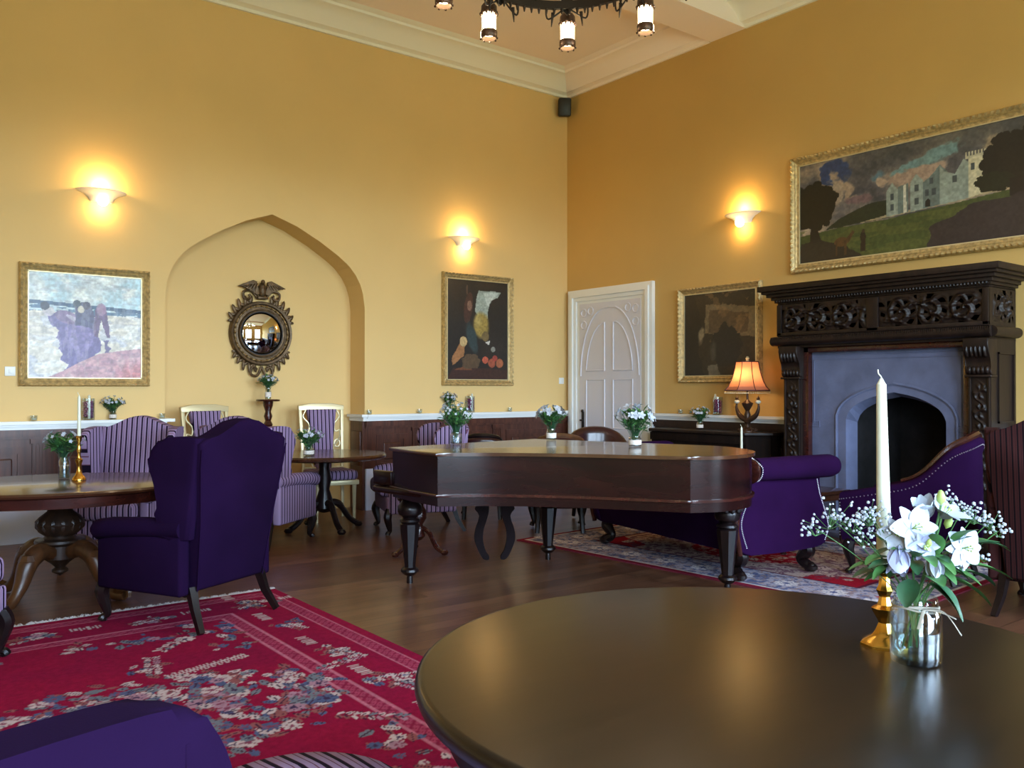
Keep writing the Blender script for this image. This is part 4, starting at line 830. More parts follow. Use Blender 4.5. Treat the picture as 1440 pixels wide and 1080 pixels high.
for sg in (-1, 1):
    g = MB(Matrix.Translation(LY-PO) @ Matrix.Rotation(rad(-30), 4, 'Z'))
    g.prism([(p[0]*sg+sg*.0, p[1]) for p in [(q[0], q[1]) for q in spline([(.045, .63, 0), (.045, .47, 0), (.06, .40, 0), (.085, .32, 0), (.09, .24, 0), (.07, .16, 0), (.045, .12, 0), (.05, .09, 0), (.09, .10, 0), (.13, .17, 0), (.155, .25, 0), (.145, .33, 0), (.115, .42, 0), (.15, .47, 0), (.14, .50, 0), (.12, .52, 0), (.12, .63, 0)], 4)]], -.012, .012, 'y', .003); g.build('lyre_bracket', 'lyre', pn)
# piano stool with claw feet
stl = thing('piano_stool', 'small pedestal stool with clawed feet under the piano keyboard end', 'stool', (3.84, 6.22, 0))
g = MB(); g.lathe([(0, .45), (.17, .45), (.18, .47), (.17, .5), (0, .51)], n=24); g.build('seat', 'leather', stl)
g = MB(); g.lathe([(.05, .45), (.045, .4), (.07, .36), (.07, .3), (.04, .25), (.045, .2), (.06, .15), (.03, .12), (0, .11)], n=16); g.build('pedestal', 'mahog', stl)
for k in range(3): a = 2*PI*k/3-.95; d = Vector((math.cos(a), math.sin(a), 0)); g = MB(); P = spline([d*.04+Vector((0, 0, .22)), d*.1+Vector((0, 0, .18)), d*.16+Vector((0, 0, .07)), d*.23+Vector((0, 0, .025))]); g.tube(P, .02, 7); g.ball(d*.235+Vector((0, 0, .025)), (.035, .03, .025), 8); g.build('leg', 'mahog', stl)

# ------------------------------------------------------------------ oval table (left)
t1 = thing('pedestal_table', 'polished mahogany oval table on carved walnut pedestal at the left', 'table', (1.17, 6.40, 0), rad(-15))
SX, SY = .86, .68
g = MB(); g.lathe([(0, .722), (.97, .722), (1.0, .732), (1.005, .745), (.995, .757), (.98, .76), (0, .76)], n=72, sx=SX, sy=SY); g.build('tabletop', 'mahogtop', t1)
g = MB(); g.lathe([(.90, .655), (.95, .66), (.955, .722), (.90, .722), (.90, .655)], n=72, sx=SX, sy=SY); g.build('apron', 'mahog', t1)
g = MB(); g.lathe([(.10, .72), (.075, .70), (.07, .64), (.06, .60), (.08, .57), (.13, .53), (.15, .49), (.13, .44), (.09, .41), (.10, .395), (.15, .385), (.155, .37), (.13, .355), (.10, .345), (.10, .26), (.06, .23), (.03, .20), (.05, .185), (.05, .17), (.0, .14)], n=24)
for k in range(14): a = 2*PI*k/14; g.ball((.128*math.cos(a), .128*math.sin(a), .485), (.024, .024, .045), 6)
g.build('pedestal', 'walnutdk', t1)
for k in range(4):
    a = PI/4+PI/2*k+rad(8); d = Vector((math.cos(a), math.sin(a), 0)); P = spline([d*.06+Vector((0, 0, .30)), d*.17+Vector((0, 0, .33)), d*.27+Vector((0, 0, .27)), d*.33+Vector((0, 0, .14)), d*.41+Vector((0, 0, .045)), d*.50+Vector((0, 0, .035))], 5); n = len(P)
    g = MB(); g.tube(P, [interp([(0, .05), (.25, .062), (.45, .058), (.7, .035), (.9, .034), (1, .03)], i/(n-1)) for i in range(n)], 10); g.ball(d*.27+Vector((0, 0, .29)), (.06, .06, .05), 8); g.tube(spline([d*.44+Vector((0, 0, .06)), d*.52+Vector((0, 0, .08)), d*.53+Vector((0, 0, .03))]), .02, 6); g.build('leg', 'walnut', t1)
# round table in front of the niche
t2 = thing('pedestal_table', 'small round mahogany table in front of the niche', 'table', (3.76, 7.83, 0))
g = MB(); g.lathe([(0, .70), (.56, .70), (.60, .715), (.605, .735), (.59, .75), (0, .75)], n=48); g.build('tabletop', 'mahogtop', t2)
g = MB(); g.lathe([(.06, .70), (.05, .6), (.07, .5), (.05, .4), (.08, .3), (.09, .22), (.05, .18), (0, .17)], n=16); g.build('pedestal', 'ebony', t2)
for k in range(4): a = PI/2*k; d = Vector((math.cos(a), math.sin(a), 0)); g = MB(); g.tube(spline([d*.05+Vector((0, 0, .27)), d*.15+Vector((0, 0, .25)), d*.27+Vector((0, 0, .1)), d*.37+Vector((0, 0, .03))]), [.035]*8+[.028]*11, 8); g.ball(d*.37+Vector((0, 0, .03)), (.045, .045, .03), 8); g.build('leg', 'ebony', t2)

# ------------------------------------------------------------------ foreground round table
ft = thing('round_table', 'large dark round table in the foreground at the bottom right', 'table', (1.673, 1.222, 0)); Rt = .79
g = MB(); g.lathe([(0, .70), (Rt-.03, .70), (Rt-.005, .712), (Rt, .728), (Rt-.003, .742), (Rt-.012, .749), (Rt-.02, .75), (0, .75)], n=128); g.build('tabletop', 'tabletop', ft, angle=50)
g = MB(); g.lathe([(Rt-.10, .62), (Rt-.07, .62), (Rt-.07, .70), (Rt-.10, .70), (Rt-.10, .62)], n=96); g.build('apron', 'ebony', ft)
g = MB(); g.lathe([(.12, .70), (.09, .6), (.1, .5), (.14, .42), (.1, .3), (.12, .2), (.1, .14), (0, .13)], n=24); g.build('pedestal', 'ebony', ft)
for k in range(4): a = PI/4+PI/2*k; d = Vector((math.cos(a), math.sin(a), 0)); g = MB(); g.tube(spline([d*.08+Vector((0, 0, .22)), d*.2+Vector((0, 0, .2)), d*.38+Vector((0, 0, .06)), d*.5+Vector((0, 0, .03))]), .035, 8); g.build('leg', 'ebony', ft)

# foreground candlestick, candle, jar and flowers
candlestick((2.035, 1.125, .75), 'gilded brass candlestick behind the flower jar on the foreground table', .20, .452, cl='tall ivory taper candle standing behind the white lilies', r=.058, cr=(.0185, .0115), oct_=True, lean=(-.006, .004))
JX, JY = 1.967, 1.012
jt = thing('flower_jar', 'clear glass jar tied with raffia on the foreground table', 'jar', (JX, JY, .75))
g = MB(); r, h = .056, .150
g.lathe([(r*.80, .0), (r*.95, .004), (r, .016), (r, h*.74), (r*.94, h*.82), (r*.84, h*.87), (r*.83, h*.9), (r*.88, h*.92), (r*.88, h*.97), (r*.84, h), (r*.80, h), (r*.80, h*.88), (r*.93, h*.78), (r*.95, .02), (r*.8, .012), (0, .012)], n=40); g.build('glass', 'glass', jt)
g = MB(); g.lathe([(0, .014), (r*.8, .014), (r*.93, .024), (r*.93, h*.5), (0, h*.5)], n=32); g.build('water', 'water', jt)
g = MB()
for k in range(3): g.tube([(r*.875*math.cos(a), r*.875*math.sin(a), h*.89+.004*math.sin(a*2+k)-.003*k) for a in [i*2*PI/24 for i in range(25)]], .0022, 5)
for e_ in ((.05, .02), (-.02, .045), (.06, .06)):
    P0 = -CAMF*.051; g.tube(spline([P0+Vector((0, 0, h*.89)), P0*1.2+CAMR*e_[0]*.6+Vector((0, 0, h*.86)), P0*1.25+CAMR*e_[0]*1.2+Vector((0, 0, h*.89-e_[1]*.9))]), [.004]*13, 5, flat=.4)
g.build('raffia_tie', 'twine', jt)
bq = thing('flower_bouquet', 'large bouquet of white lilies and gypsophila in the foreground jar', 'flowers', (JX, JY, .90))
def L3(a, b, z): return CAMR*a-CAMF*b+Vector((0, 0, z-.90))
def petal(w, M, L, wd, curl, n=7, cupw=.25):
    def fn(u, v):
        s_ = v; t_ = (u-.5)*2; ww = wd*math.sin(PI*min(.97, s_*.92+.06))**.75; ang = curl*s_
        x = L*(math.sin(ang)/curl if abs(curl) > .01 else s_); z = L*((1-math.cos(ang))/curl if abs(curl) > .01 else 0); return (x, t_*ww, z+cupw*ww*t_*t_)
    w.grid(fn, 4, n, M=M)
def lily(pos, d, r, open_=.9, name='lily', n=6, m='petal'):
    d = Vector(d).normalized(); Q = Matrix.Translation(pos) @ d.to_track_quat('Z', 'Y').to_matrix().to_4x4(); w = MB()
    for k in range(n):
        rr = r*(1 if k % 2 else .92); petal(w, Q @ Matrix.Rotation(2*PI*k/n, 4, 'Z') @ Matrix.Rotation(-(PI/2-open_), 4, 'Y'), rr, rr*(.36 if k % 2 else .27), -.55 if open_ > .6 else .35)
    o = w.build(name, m, bq, angle=180)
    w = MB()
    for k in range(5): a = 2*PI*k/5; w.tube([(0, 0, 0), (r*.12*math.cos(a), r*.12*math.sin(a), r*.45)], .0009, 4, M=Q); w.ball((r*.12*math.cos(a), r*.12*math.sin(a), r*.46), .0028, 5, M=Q)
    w.build('stamens', 'stamen', o); return o
cd = -CAMF
lily(L3(-.028, .045, 1.065), cd+CAMR*.1+Vector((0, 0, .3)), .062, 1.1); lily(L3(.05, .02, 1.085), cd*.5+CAMR*.4+Vector((0, 0, 1)), .062, .75); lily(L3(.022, .01, 1.085), cd*.5-CAMR*.5+Vector((0, 0, 1)), .06, .6)
lily(L3(.083, .05, 1.022), cd+CAMR*.25+Vector((0, 0, .1)), .052, 1.25, n=8); lily(L3(.012, .06, 1.005), cd*.25+Vector((0, 0, -1)), .056, .35); lily(L3(-.06, .05, 1.028), cd*.3-CAMR*.25+Vector((0, 0, -1)), .07, .5, m='petalb'); lily(L3(-.012, .06, 1.03), cd+Vector((0, 0, -.1)), .04, 1.0, m='petalb')
lily(L3(-.052, .03, 1.045), cd-CAMR*.5+Vector((0, 0, .5)), .05, .9)
for p, d, s_ in ((L3(.044, .03, 1.115), Vector((.0, 0, 1)), .034), (L3(-.002, .065, 1.025), cd*.3+Vector((0, 0, 1)), .022), (L3(.06, .02, 1.06), Vector((0, 0, 1))+CAMR*.4, .03)):
    w = MB(); w.lathe([(0, 0), (s_*.28, s_*.3), (s_*.3, s_*.6), (s_*.15, s_*.95), (0, s_*1.05)], n=10, M=Matrix.Translation(p) @ Vector(d).normalized().to_track_quat('Z', 'Y').to_matrix().to_4x4()); w.build('bud', 'stamen', bq)
rs = random.Random(5); st = MB(); gy = MB(); lv = MB()
cl = [(-.20, .0, 1.085, .05, 30), (-.235, .01, 1.06, .03, 16), (-.15, .01, 1.075, .045, 36), (-.115, .02, 1.09, .04, 40), (-.09, .03, 1.06, .04, 26), (-.13, .03, 1.035, .03, 14), (.075, -.01, 1.125, .035, 34), (.115, -.01, 1.10, .04, 40), (.135, .0, 1.085, .03, 20), (.165, .01, 1.075, .03, 26), (.18, .02, 1.055, .022, 18), (.135, .04, 1.0, .02, 8), (.06, .06, .985, .02, 9), (-.1, -.02, 1.1, .04, 20)]
for a, b_, z, rr, n in cl:
    cpt = L3(a, b_, z); st.tube(spline([Vector((0, 0, -.10)), Vector((0, 0, .0))+CAMR*a*.15, L3(a*.6, b_*.7, .90+(z-.90)*.6), cpt]), .0011, 4)
    for k in range(n):
        p = cpt+Vector((rs.gauss(0, 1), rs.gauss(0, 1), rs.gauss(0, .6)))*rr*.5; gy.ball(p, rs.uniform(.0025, .0046), 6)
        if k % 2 == 0: st.tube([cpt-Vector((0, 0, rr*.6)), p], .0006, 3)
for a, b_, z in ((-.028, .045, 1.065), (.05, .02, 1.085), (.083, .05, 1.022), (.012, .06, 1.01), (-.06, .05, 1.03), (.044, .03, 1.115)): st.tube(spline([L3(-a*.3, -b_*.3, .78), L3(a*.1, 0, .90), L3(a*.6, b_*.5, .9+(z-.9)*.5), L3(a, b_, z)]), .0024, 6)
st.build('stems', 'leaf', bq); tag(gy.build('gypsophila_sprays', 'petal', bq), kind='stuff')
def bigleaf(p, d, L, wd, droop=.6, m='leaf'):
    w = MB(); d = Vector(d).normalized(); y = d.cross(Vector((0, 0, 1))).normalized(); z = y.cross(d); M = Matrix.Translation(p) @ Matrix((d, -y, -z*-1)).transposed().to_4x4(); petal(w, M, L, wd, -droop, 9, .3); w.build('leaf', m, bq, angle=180)
for a, b_, z, da, db, dz, L, wd, m in ((.02, .05, .945, .6, .5, -.5, .075, .016, 'leaf2'), (.05, .04, .955, 1, .2, -.25, .10, .02, 'leaf'), (-.03, .05, .95, -.5, .5, -.5, .06, .02, 'leaf2'), (.08, .03, .98, 1, .1, .1, .11, .016, 'leaf'), (.0, .05, .96, .1, 1, .2, .06, .018, 'leaf'), (.03, .03, 1.0, .5, .3, .8, .08, .018, 'leaf2'), (-.04, .03, .98, -.8, .3, .3, .09, .016, 'leaf2'), (.09, .02, 1.02, .9, .2, .35, .09, .016, 'leaf2'), (.02, .06, 1.01, -.2, .3, 1, .06, .015, 'leaf'), (-.02, .04, 1.0, -.6, .3, .5, .07, .014, 'leaf'), (.12, .0, 1.03, 1, 0, .1, .09, .013, 'leaf'), (.06, .05, 1.03, .2, .5, .7, .07, .017, 'leaf'), (-.06, .0, .96, -1, .1, .2, .08, .016, 'leaf2'), (.1, .0, .96, 1, -.1, -.05, .085, .018, 'leaf2'), (0, -.03, 1.0, -.3, -.8, .5, .09, .02, 'leaf'), (.07, -.04, 1.0, .6, -.8, .4, .09, .02, 'leaf2'), (.03, .055, .99, .9, .3, -.2, .06, .015, 'leaf2'), (.045, .02, .97, .9, .5, .0, .08, .02, 'leaf'), (.01, .045, .94, .9, .7, -.6, .09, .019, 'leaf2')):
    bigleaf(L3(a, b_, z), CAMR*da-CAMF*db+Vector((0, 0, dz)), L*1.15, wd*1.25, .7, m)
for k in range(26):
    a = rs.uniform(-.25, PI+.25); q = rs.uniform(.02, .11); bigleaf(L3(q*math.cos(a), q*.6*math.sin(a), rs.uniform(.95, 1.05)), CAMR*math.cos(a)-CAMF*math.sin(a)+Vector((0, 0, rs.uniform(-.3, .8))), rs.uniform(.05, .09), rs.uniform(.011, .018), .6, rs.choice(['leaf', 'leaf2']))

# ------------------------------------------------------------------ cabinet and lamp
cb = thing('side_cabinet', 'dark carved oak cabinet under the gilt-framed interior scene', 'cabinet', (7.58, 6.19, 0), -PI/2)
g = MB(); g.prism([(-.78, .20), (-.78, -.16), (-.74, -.20), (.60, -.20), (.80, .0), (.80, .20)], .895, .93, 'z', .008); g.build('top', 'carved', cb)
g = MB(); g.prism([(-.74, .18), (-.74, -.15), (.58, -.15), (.76, .02), (.76, .18)], .08, .895, 'z'); g.box(-.75, -.17, .80, .58, -.15, .89, .004); g.build('body', 'darkoak', cb, angle=30)
for x in (-.42, .0, .42):
    g = MB(); g.box(x-.19, -.172, .14, x+.19, -.15, .76, .006); g.box(x-.13, -.185, .22, x+.13, -.17, .68, .01)
    for k in range(6): a = 2*PI*k/6; g.ball((x+.06*math.cos(a), -.186, .45+.1*math.sin(a)), (.03, .01, .035), 8)
    d_ = g.build('cabinet_door', 'darkoak', cb); g = MB(); g.ball((x+.16, -.18, .5), .014, 8); g.build('knob', 'brass', d_)
for x in (-.70, .54):
    g = MB(); g.box(x-.04, -.16, 0, x+.04, -.08, .09, .01); g.build('foot', 'darkoak', cb)
lp = thing('table_lamp', 'lit table lamp with fringed bell shade on the dark cabinet', 'table lamp', (7.56, 5.69, .93), -PI/2)
g = MB()
g.lathe([(.0, 0), (.10, .0), (.10, .012), (.07, .03), (.03, .05), (.022, .08), (.04, .11), (.02, .13)], n=20)
for k in range(12): a = 2*PI*k/12; g.ball((.09*math.cos(a), .09*math.sin(a), .02), .016, 6)
g.build('base', 'iron2', lp)
g = MB(); g.tube(spline([(-.135, 0, .30), (-.14, 0, .25), (-.10, 0, .17), (0, 0, .125), (.10, 0, .17), (.14, 0, .25), (.135, 0, .30)], 5), [.009+.022*math.sin(PI*i/30)**2 for i in range(31)], 10)
g.lathe([(.03, .14), (.035, .18), (.02, .22), (.05, .27), (.06, .30), (.03, .32), (.012, .34), (.01, .45)], n=16); g.build('stem', 'iron2', lp)
for sg in (-1, 1): g = MB(); g.ball((sg*.135, 0, .315), (.03, .03, .022), 12); g.build('globe', 'wax', lp); g = MB(); g.lathe([(.018, .335), (.014, .345), (.02, .352), (.006, .37), (0, .39)], (sg*.135, 0, 0), 10); g.build('finial', 'iron2', lp)
shp = [(.245, .435), (.205, .475), (.175, .53), (.15, .60), (.132, .67), (.122, .735)]
def hexr(a): return 1-.05*math.cos(3*a*2)*0
g = MB()
for j in range(len(shp)-1):
    for k in range(8):
        a0, a1 = 2*PI*k/8+.2, 2*PI*(k+1)/8+.2
        for q in range(4):
            b0, b1 = q/4, (q+1)/4
            def P_(rz_, b): p0 = Vector((math.cos(a0), math.sin(a0), 0)); p1 = Vector((math.cos(a1), math.sin(a1), 0)); p = p0.lerp(p1, b); p *= (1+.02*math.sin(PI*b)); return (p.x*rz_[0], p.y*rz_[0], rz_[1])
            g.add([P_(shp[j], b0), P_(shp[j], b1), P_(shp[j+1], b1), P_(shp[j+1], b0)], [(0, 1, 2, 3)])
sd_ = g.build('lamp_shade', 'shade', lp)
g = MB()
for k in range(8): a = 2*PI*k/8+.2; g.tube([(r*1.005*math.cos(a), r*1.005*math.sin(a), z) for r, z in shp], .004, 5)
for r, z in (shp[0], shp[-1]): g.tube([(r*1.0*math.cos(2*PI*k/8+.2), r*1.0*math.sin(2*PI*k/8+.2), z) for k in range(9)], .006, 5)
g.build('shade_trim', mat('maroon_braid', (70, 20, 26), .6), sd_)
g = MB()
for k in range(80):
    a = 2*PI*k/80; s_ = k/80*8 % 1; rr = .245*math.cos(PI/8)/math.cos((s_-.5)*PI/4); g.tube([(rr*math.cos(a+.2), rr*math.sin(a+.2), .432), (rr*math.cos(a+.2), rr*math.sin(a+.2), .412)], .0015, 4); g.ball((rr*math.cos(a+.2), rr*math.sin(a+.2), .407), .006, 5)
g.build('bead_fringe', 'champ', sd_)
g = MB(); g.lathe([(.0, .74), (.02, .742), (.012, .755), (.02, .77), (.012, .79), (0, .795)], n=12); g.tube([(0, 0, .43), (0, 0, .745)], .004, 6); g.build('finial', 'champ', lp)
g = MB(); g.ball((0, 0, .58), (.028, .028, .036), 12); g.build('bulb', 'bulb', lp)
point('lamp_light', (0, -.05, .58), 1.7, (1, .62, .28), .04, lp)

# ------------------------------------------------------------------ fireplace
XF = 7.31; FP = thing('fireplace', 'huge dark carved oak fireplace with stone surround on the right wall', 'fireplace', (X1, 4.15, 0)); FT = Matrix.Translation((-X1, -4.15, 0))
def MBF(): return MB(FT)
g = MBF()
for p, z0, z1 in ((.0, 2.20, 2.225), (.025, 2.222, 2.25), (.05, 2.247, 2.28), (.085, 2.277, 2.31), (.12, 2.307, 2.335), (.15, 2.332, 2.385)): g.box(XF-p, 3.15-p*.9, z0, X1-.012, 5.14+p*.9, z1, .004)
for k in range(70): y = 3.16+k*(1.97/69); g.ball((XF-.03, y, 2.24), (.012, .012, .016), 6)
g.build('mantel_shelf', 'carved', FP)
def relief(x, ya, yb, za, zb, ny, nz, fn, amp=.03):
    g = MBF(); g.grid(lambda u, v: (x-amp*fn(ya+(yb-ya)*u, za+(zb-za)*v)*min(1, 12*min(u, 1-u), 8*min(v, 1-v)), ya+(yb-ya)*u, za+(zb-za)*v), ny, nz); return g
def rinceau(y, z, yc=4.15, zc=2.045, P=.27):
    k = round((y-yc)/P); dy = y-(yc+k*P); dz = (z-zc)*(1 if k % 2 else -1); r = math.hypot(dy, dz); th = math.atan2(dz, dy)
    a = math.cos(th*1-r*62)*math.exp(-(r/.13)**4); b = .5*math.cos(th*6+r*40)*math.exp(-((r-.10)/.04)**2); s_ = .45*math.exp(-((z-zc-.07*math.sin(PI*(y-yc)/P))/.012)**2)
    return max(0, a)+max(0, b)+s_
g = MBF(); g.box(XF, 3.15, 1.88, X1-.012, 5.14, 2.21)
for a, b in ((3.15, 3.20), (4.09, 4.20), (5.09, 5.14)): g.box(XF-.018, a, 1.90, XF+.01, b, 2.20, .004)
g.box(XF-.018, 3.15, 1.895, XF+.01, 5.14, 1.93, .004); g.build('frieze', 'carved', FP)
for a, b in ((3.20, 4.09), (4.20, 5.09)): relief(XF, a, b, 1.93, 2.19, 150, 44, rinceau, .03).build('carved_panel', 'carved', FP, angle=80)
g = MBF(); g.grid(lambda u, v: (XF+.06+.38*u, 3.15-.026*rinceau(3.9+.38*u, 1.93+.26*v, 4.09)*min(1, 8*min(u, 1-u), 8*min(v, 1-v)), 1.93+.26*v), 60, 40); g.build('carved_panel', 'carved', FP, angle=80)
g = MBF(); 
for dx, dy in ((0, 0),):
    g.tube([(XF-.03, 3.12, 1.845), (XF-.03, 5.17, 1.845)], .045, 16); g.tube([(XF-.03, 3.12, 1.845), (X1-.06, 3.12, 1.845)], .045, 16); g.tube([(XF-.03, 5.17, 1.845), (X1-.06, 5.17, 1.845)], .045, 16)
for k in range(120): y = 3.12+k*2.05/119; g.ball((XF-.065, y, 1.86), (.014, .007, .028), 5, M=None)
g.box(XF+.0, 3.15, 1.78, X1-.012, 5.14, 1.885); g.build('rope_moulding', 'carved', FP)
for ya, yb in ((3.148, 3.325), (4.90, 5.08)):
    g = MBF(); g.box(XF+.02, ya, 0, X1-.012 if ya < 4 else X1-.012, yb+.06 if ya < 4 else yb+.05, 1.79) if False else g.box(XF+.02, ya, 0, XF+.16, yb, 1.79)
    for s_ in (ya+.004, yb-.024): g.box(XF+.005, s_, .25, XF+.03, s_+.02, 1.5, .004)
    g.box(XF-.02, ya-.01, 0, XF+.17, yb+.01, .24, .008)
    pl = g.build('pilaster', 'carved', FP)
    yc = (ya+yb)/2
    def vine(y, z, yc=yc): 
        q = (z % .16)-.08; s_ = math.exp(-((y-yc-.035*math.sin(2*PI*z/.16))/.009)**2); r = math.hypot(y-yc, q); return .7*s_+.8*max(0, math.cos(4*math.atan2(q, y-yc)+1))*math.exp(-((r-.04)/.022)**2)
    o = relief(XF+.018, ya+.03, yb-.03, .28, 1.48, 24, 150, vine, .022).build('carved_vine', 'carved', pl, angle=80)
    g = MBF(); cp = [(XF+.05, 1.49), (XF-.0, 1.50), (XF-.015, 1.53), (XF+.0, 1.57), (XF-.01, 1.62), (XF-.05, 1.68), (XF-.065, 1.74), (XF-.06, 1.79), (XF+.1, 1.79), (XF+.1, 1.49)]
    g.prism([(a, b) for a, b in cp], ya-.012, yb+.012, 'y', .008)
    for k in range(5): g.ball((XF-.03, ya+.02+k*(yb-ya-.04)/4, 1.70), (.04, .018, .07), 8); g.ball((XF+.0, ya+.02+k*(yb-ya-.04)/4, 1.535), (.028, .02, .035), 8)
    g.box(XF-.02, ya-.018, 1.475, XF+.1, yb+.018, 1.495, .005); g.build('capital', 'carved', pl, angle=60)
g = MBF(); g.box(XF+.10, 5.06, 0, X1-.012, 5.10, 1.79); g.build('side_panel', 'carved', FP); g = MBF(); g.box(XF+.10, 3.151, 0, X1-.012, 3.19, 1.79)
for z0, z1 in ((.30, 1.0), (1.1, 1.68)):
    for q in ((XF+.14, z0, XF+.155, z1), (X1-.08, z0, X1-.065, z1), (XF+.14, z0, X1-.065, z0+.015), (XF+.14, z1-.015, X1-.065, z1)): g.box(q[0], 3.135, q[1], q[2], 3.15, q[3])
g.build('side_panel', 'carved', FP)
# inner timber lining
g = MBF()
for ya, yb in ((3.325, 3.385), (4.84, 4.90)): g.box(XF+.06, ya, 0, XF+.13, yb, 1.79, .004)
g.box(XF+.06, 3.325, 1.73, XF+.13, 4.90, 1.79, .004); g.build('inner_frame', 'mahog', FP)
XS = 7.45
def farch(y, hw_, zs, zt, yc=4.03):
    t_ = min(1, abs(y-yc)/hw_); return zs+(zt-zs)*interp([(0, 1), (.3, .90), (.55, .76), (.75, .58), (.88, .40), (.95, .24), (1, 0)], t_)
g = MBF(); ys = [3.36, 3.565]+[4.03-.465*math.cos(PI*i/24) for i in range(1, 24)]+[4.495, 4.88]
yo = [y for y in ys if 3.565 <= y <= 4.495]
def slabq(a, b, za, zb, zc, zd): g.add([(XS, a, za), (XS, b, zb), (XS, b, zd), (XS, a, zc)], [(0, 1, 2, 3)])
slabq(3.36, 3.565, 0, 0, 1.76, 1.76); slabq(4.495, 4.88, 0, 0, 1.76, 1.76)
for a, b in zip(yo, yo[1:]): slabq(a, b, farch(a, .465, 1.10, 1.35), farch(b, .465, 1.10, 1.35), 1.76, 1.76); g.add([(XS, a, farch(a, .465, 1.1, 1.35)), (XS, b, farch(b, .465, 1.1, 1.35)), (XS+.14, b, farch(b, .43, 1.07, 1.31)), (XS+.14, a, farch(a, .43, 1.07, 1.31))], [(0, 1, 2, 3)])
for y, s in ((3.565, .035), (4.495, -.035)): g.add([(XS, y, 0), (XS, y, 1.1), (XS+.14, y+s, 1.07), (XS+.14, y+s, 0)], [(0, 1, 2, 3)])
hood = [(XS-.004, 4.03+s_*.56*math.cos(a) if False else y, farch(y, .56, 1.13, 1.43)) for s_, a, y in [(1, 0, 4.03-.56*math.cos(PI*i/30)) for i in range(31)]]
g.tube([(XS-.004, 3.47, 0.02), (XS-.004, 3.47, .6)]+hood+[(XS-.004, 4.59, .6), (XS-.004, 4.59, .02)], .014, 6)
for off, zt in ((0, 1.70), (.035, 1.66)): g.tube([(XS-.002, 3.40+off, 1.02+off), (XS-.002, 3.40+off, zt), (XS-.002, 4.86-off, zt), (XS-.002, 4.86-off, 1.02+off)], .006, 5)
for y in (3.40, 4.86): s = 1 if y < 4 else -1; g.tube([(XS-.002, y, 1.02), (XS-.002, y+s*.09, 1.02), (XS-.002, y+s*.09, 1.07), (XS-.002, y+s*.035, 1.07)], .006, 5)
g.box(XF+.0, 3.40, .0, XS+.2, 4.82, .05, .005); g.build('stone_surround', 'stone', FP, angle=50)
g = MBF(); XB = 8.3
g.add([(XS+.13, 3.55, 0), (XB, 3.65, 0), (XB, 4.42, 0), (XS+.13, 4.52, 0)], [(0, 1, 2, 3)], Matrix.Translation((0, 0, .052)))
g.add([(XS+.13, 3.55, 0), (XB, 3.65, 0), (XB, 3.65, 1.5), (XS+.13, 3.55, 1.5)], [(0, 1, 2, 3)]); g.add([(XS+.13, 4.52, 0), (XB, 4.42, 0), (XB, 4.42, 1.5), (XS+.13, 4.52, 1.5)], [(0, 1, 2, 3)])
g.add([(XB, 3.65, 0), (XB, 4.42, 0), (XB, 4.42, 1.5), (XB, 3.65, 1.5)], [(0, 1, 2, 3)]); g.add([(XS+.13, 3.55, 1.45), (XB, 3.65, 1.45), (XB, 4.42, 1.45), (XS+.13, 4.52, 1.45)], [(0, 1, 2, 3)])
g.build('firebox', 'soot', FP)
# brass andiron seen right of the tub chair
an = thing('brass_andiron', 'tall brass fireside post on the hearth beside the tub chair', 'andiron', (7.16, 3.20, 0)); g = MB(); g.box(-.06, -.06, 0, .06, .06, .03, .005); g.lathe([(.045, .03), (.05, .06), (.025, .09), (.018, .2), (.03, .23), (.018, .26), (.016, .55), (.03, .58), (.035, .62), (.0, .67)], n=16); g.build('post', 'brass', an)

# ------------------------------------------------------------------ rugs
def rugmesh(name, label, x0, y0, x1, y1, res, paint, poly=None):
    nx, ny = int((x1-x0)/res), int((y1-y0)/res); cv = Canvas(x1-x0, y1-y0, nx, ny); cv.X = x0+cv.u*(x1-x0); cv.Y = y0+cv.v*(y1-y0); paint(cv)
    t = thing(name, label, 'rug', ((x0+x1)/2, (y0+y1)/2, 0)); return t, cv
def stamp(cv, x, y, R, fn):
    res = (cv.w/cv.nx); i0 = max(0, int((x-R-cv.X[0, 0])/res)); i1 = min(cv.nx+1, int((x+R-cv.X[0, 0])/res)+2); j0 = max(0, int((y-R-cv.Y[0, 0])/res)); j1 = min(cv.ny+1, int((y+R-cv.Y[0, 0])/res)+2)
    if i1 <= i0 or j1 <= j0: return
    X = cv.X[j0:j1, i0:i1]-x; Y = cv.Y[j0:j1, i0:i1]-y; fn(X, Y, cv.c[j0:j1, i0:i1])
def flower(cv, x, y, r, col, col2, ph=0, n=7):
    def fn(X, Y, c):
        d = np.hypot(X, Y); th = np.arctan2(Y, X)+ph; e = r*(.72+.28*np.abs(np.cos(n*th/2))); c[d < e] = np.array(col)/255; c[(d < e) & (np.abs(np.cos(n*th/2)) < .25) & (d > .3*r)] = np.array(col2)/255; c[d < .28*r] = np.array(col2)/255
    stamp(cv, x, y, r*1.1, fn)
def leafs(cv, x, y, L, a, col, rib_=(60, 30, 50)):
    def fn(X, Y, c):
        s = (X*math.cos(a)+Y*math.sin(a))/L; t = (-X*math.sin(a)+Y*math.cos(a))/L; m = (s > 0) & (s < 1) & (np.abs(t) < .24*np.sin(PI*np.clip(s, 0, 1))); c[m] = np.array(col)/255; c[m & (np.abs(t) < .035)] = np.array(rib_)/255
    stamp(cv, x, y, L*1.05, fn)
CR, BL, GR, TN, PK = (176, 158, 156), (74, 82, 112), (104, 108, 116), (130, 76, 76), (150, 112, 126)
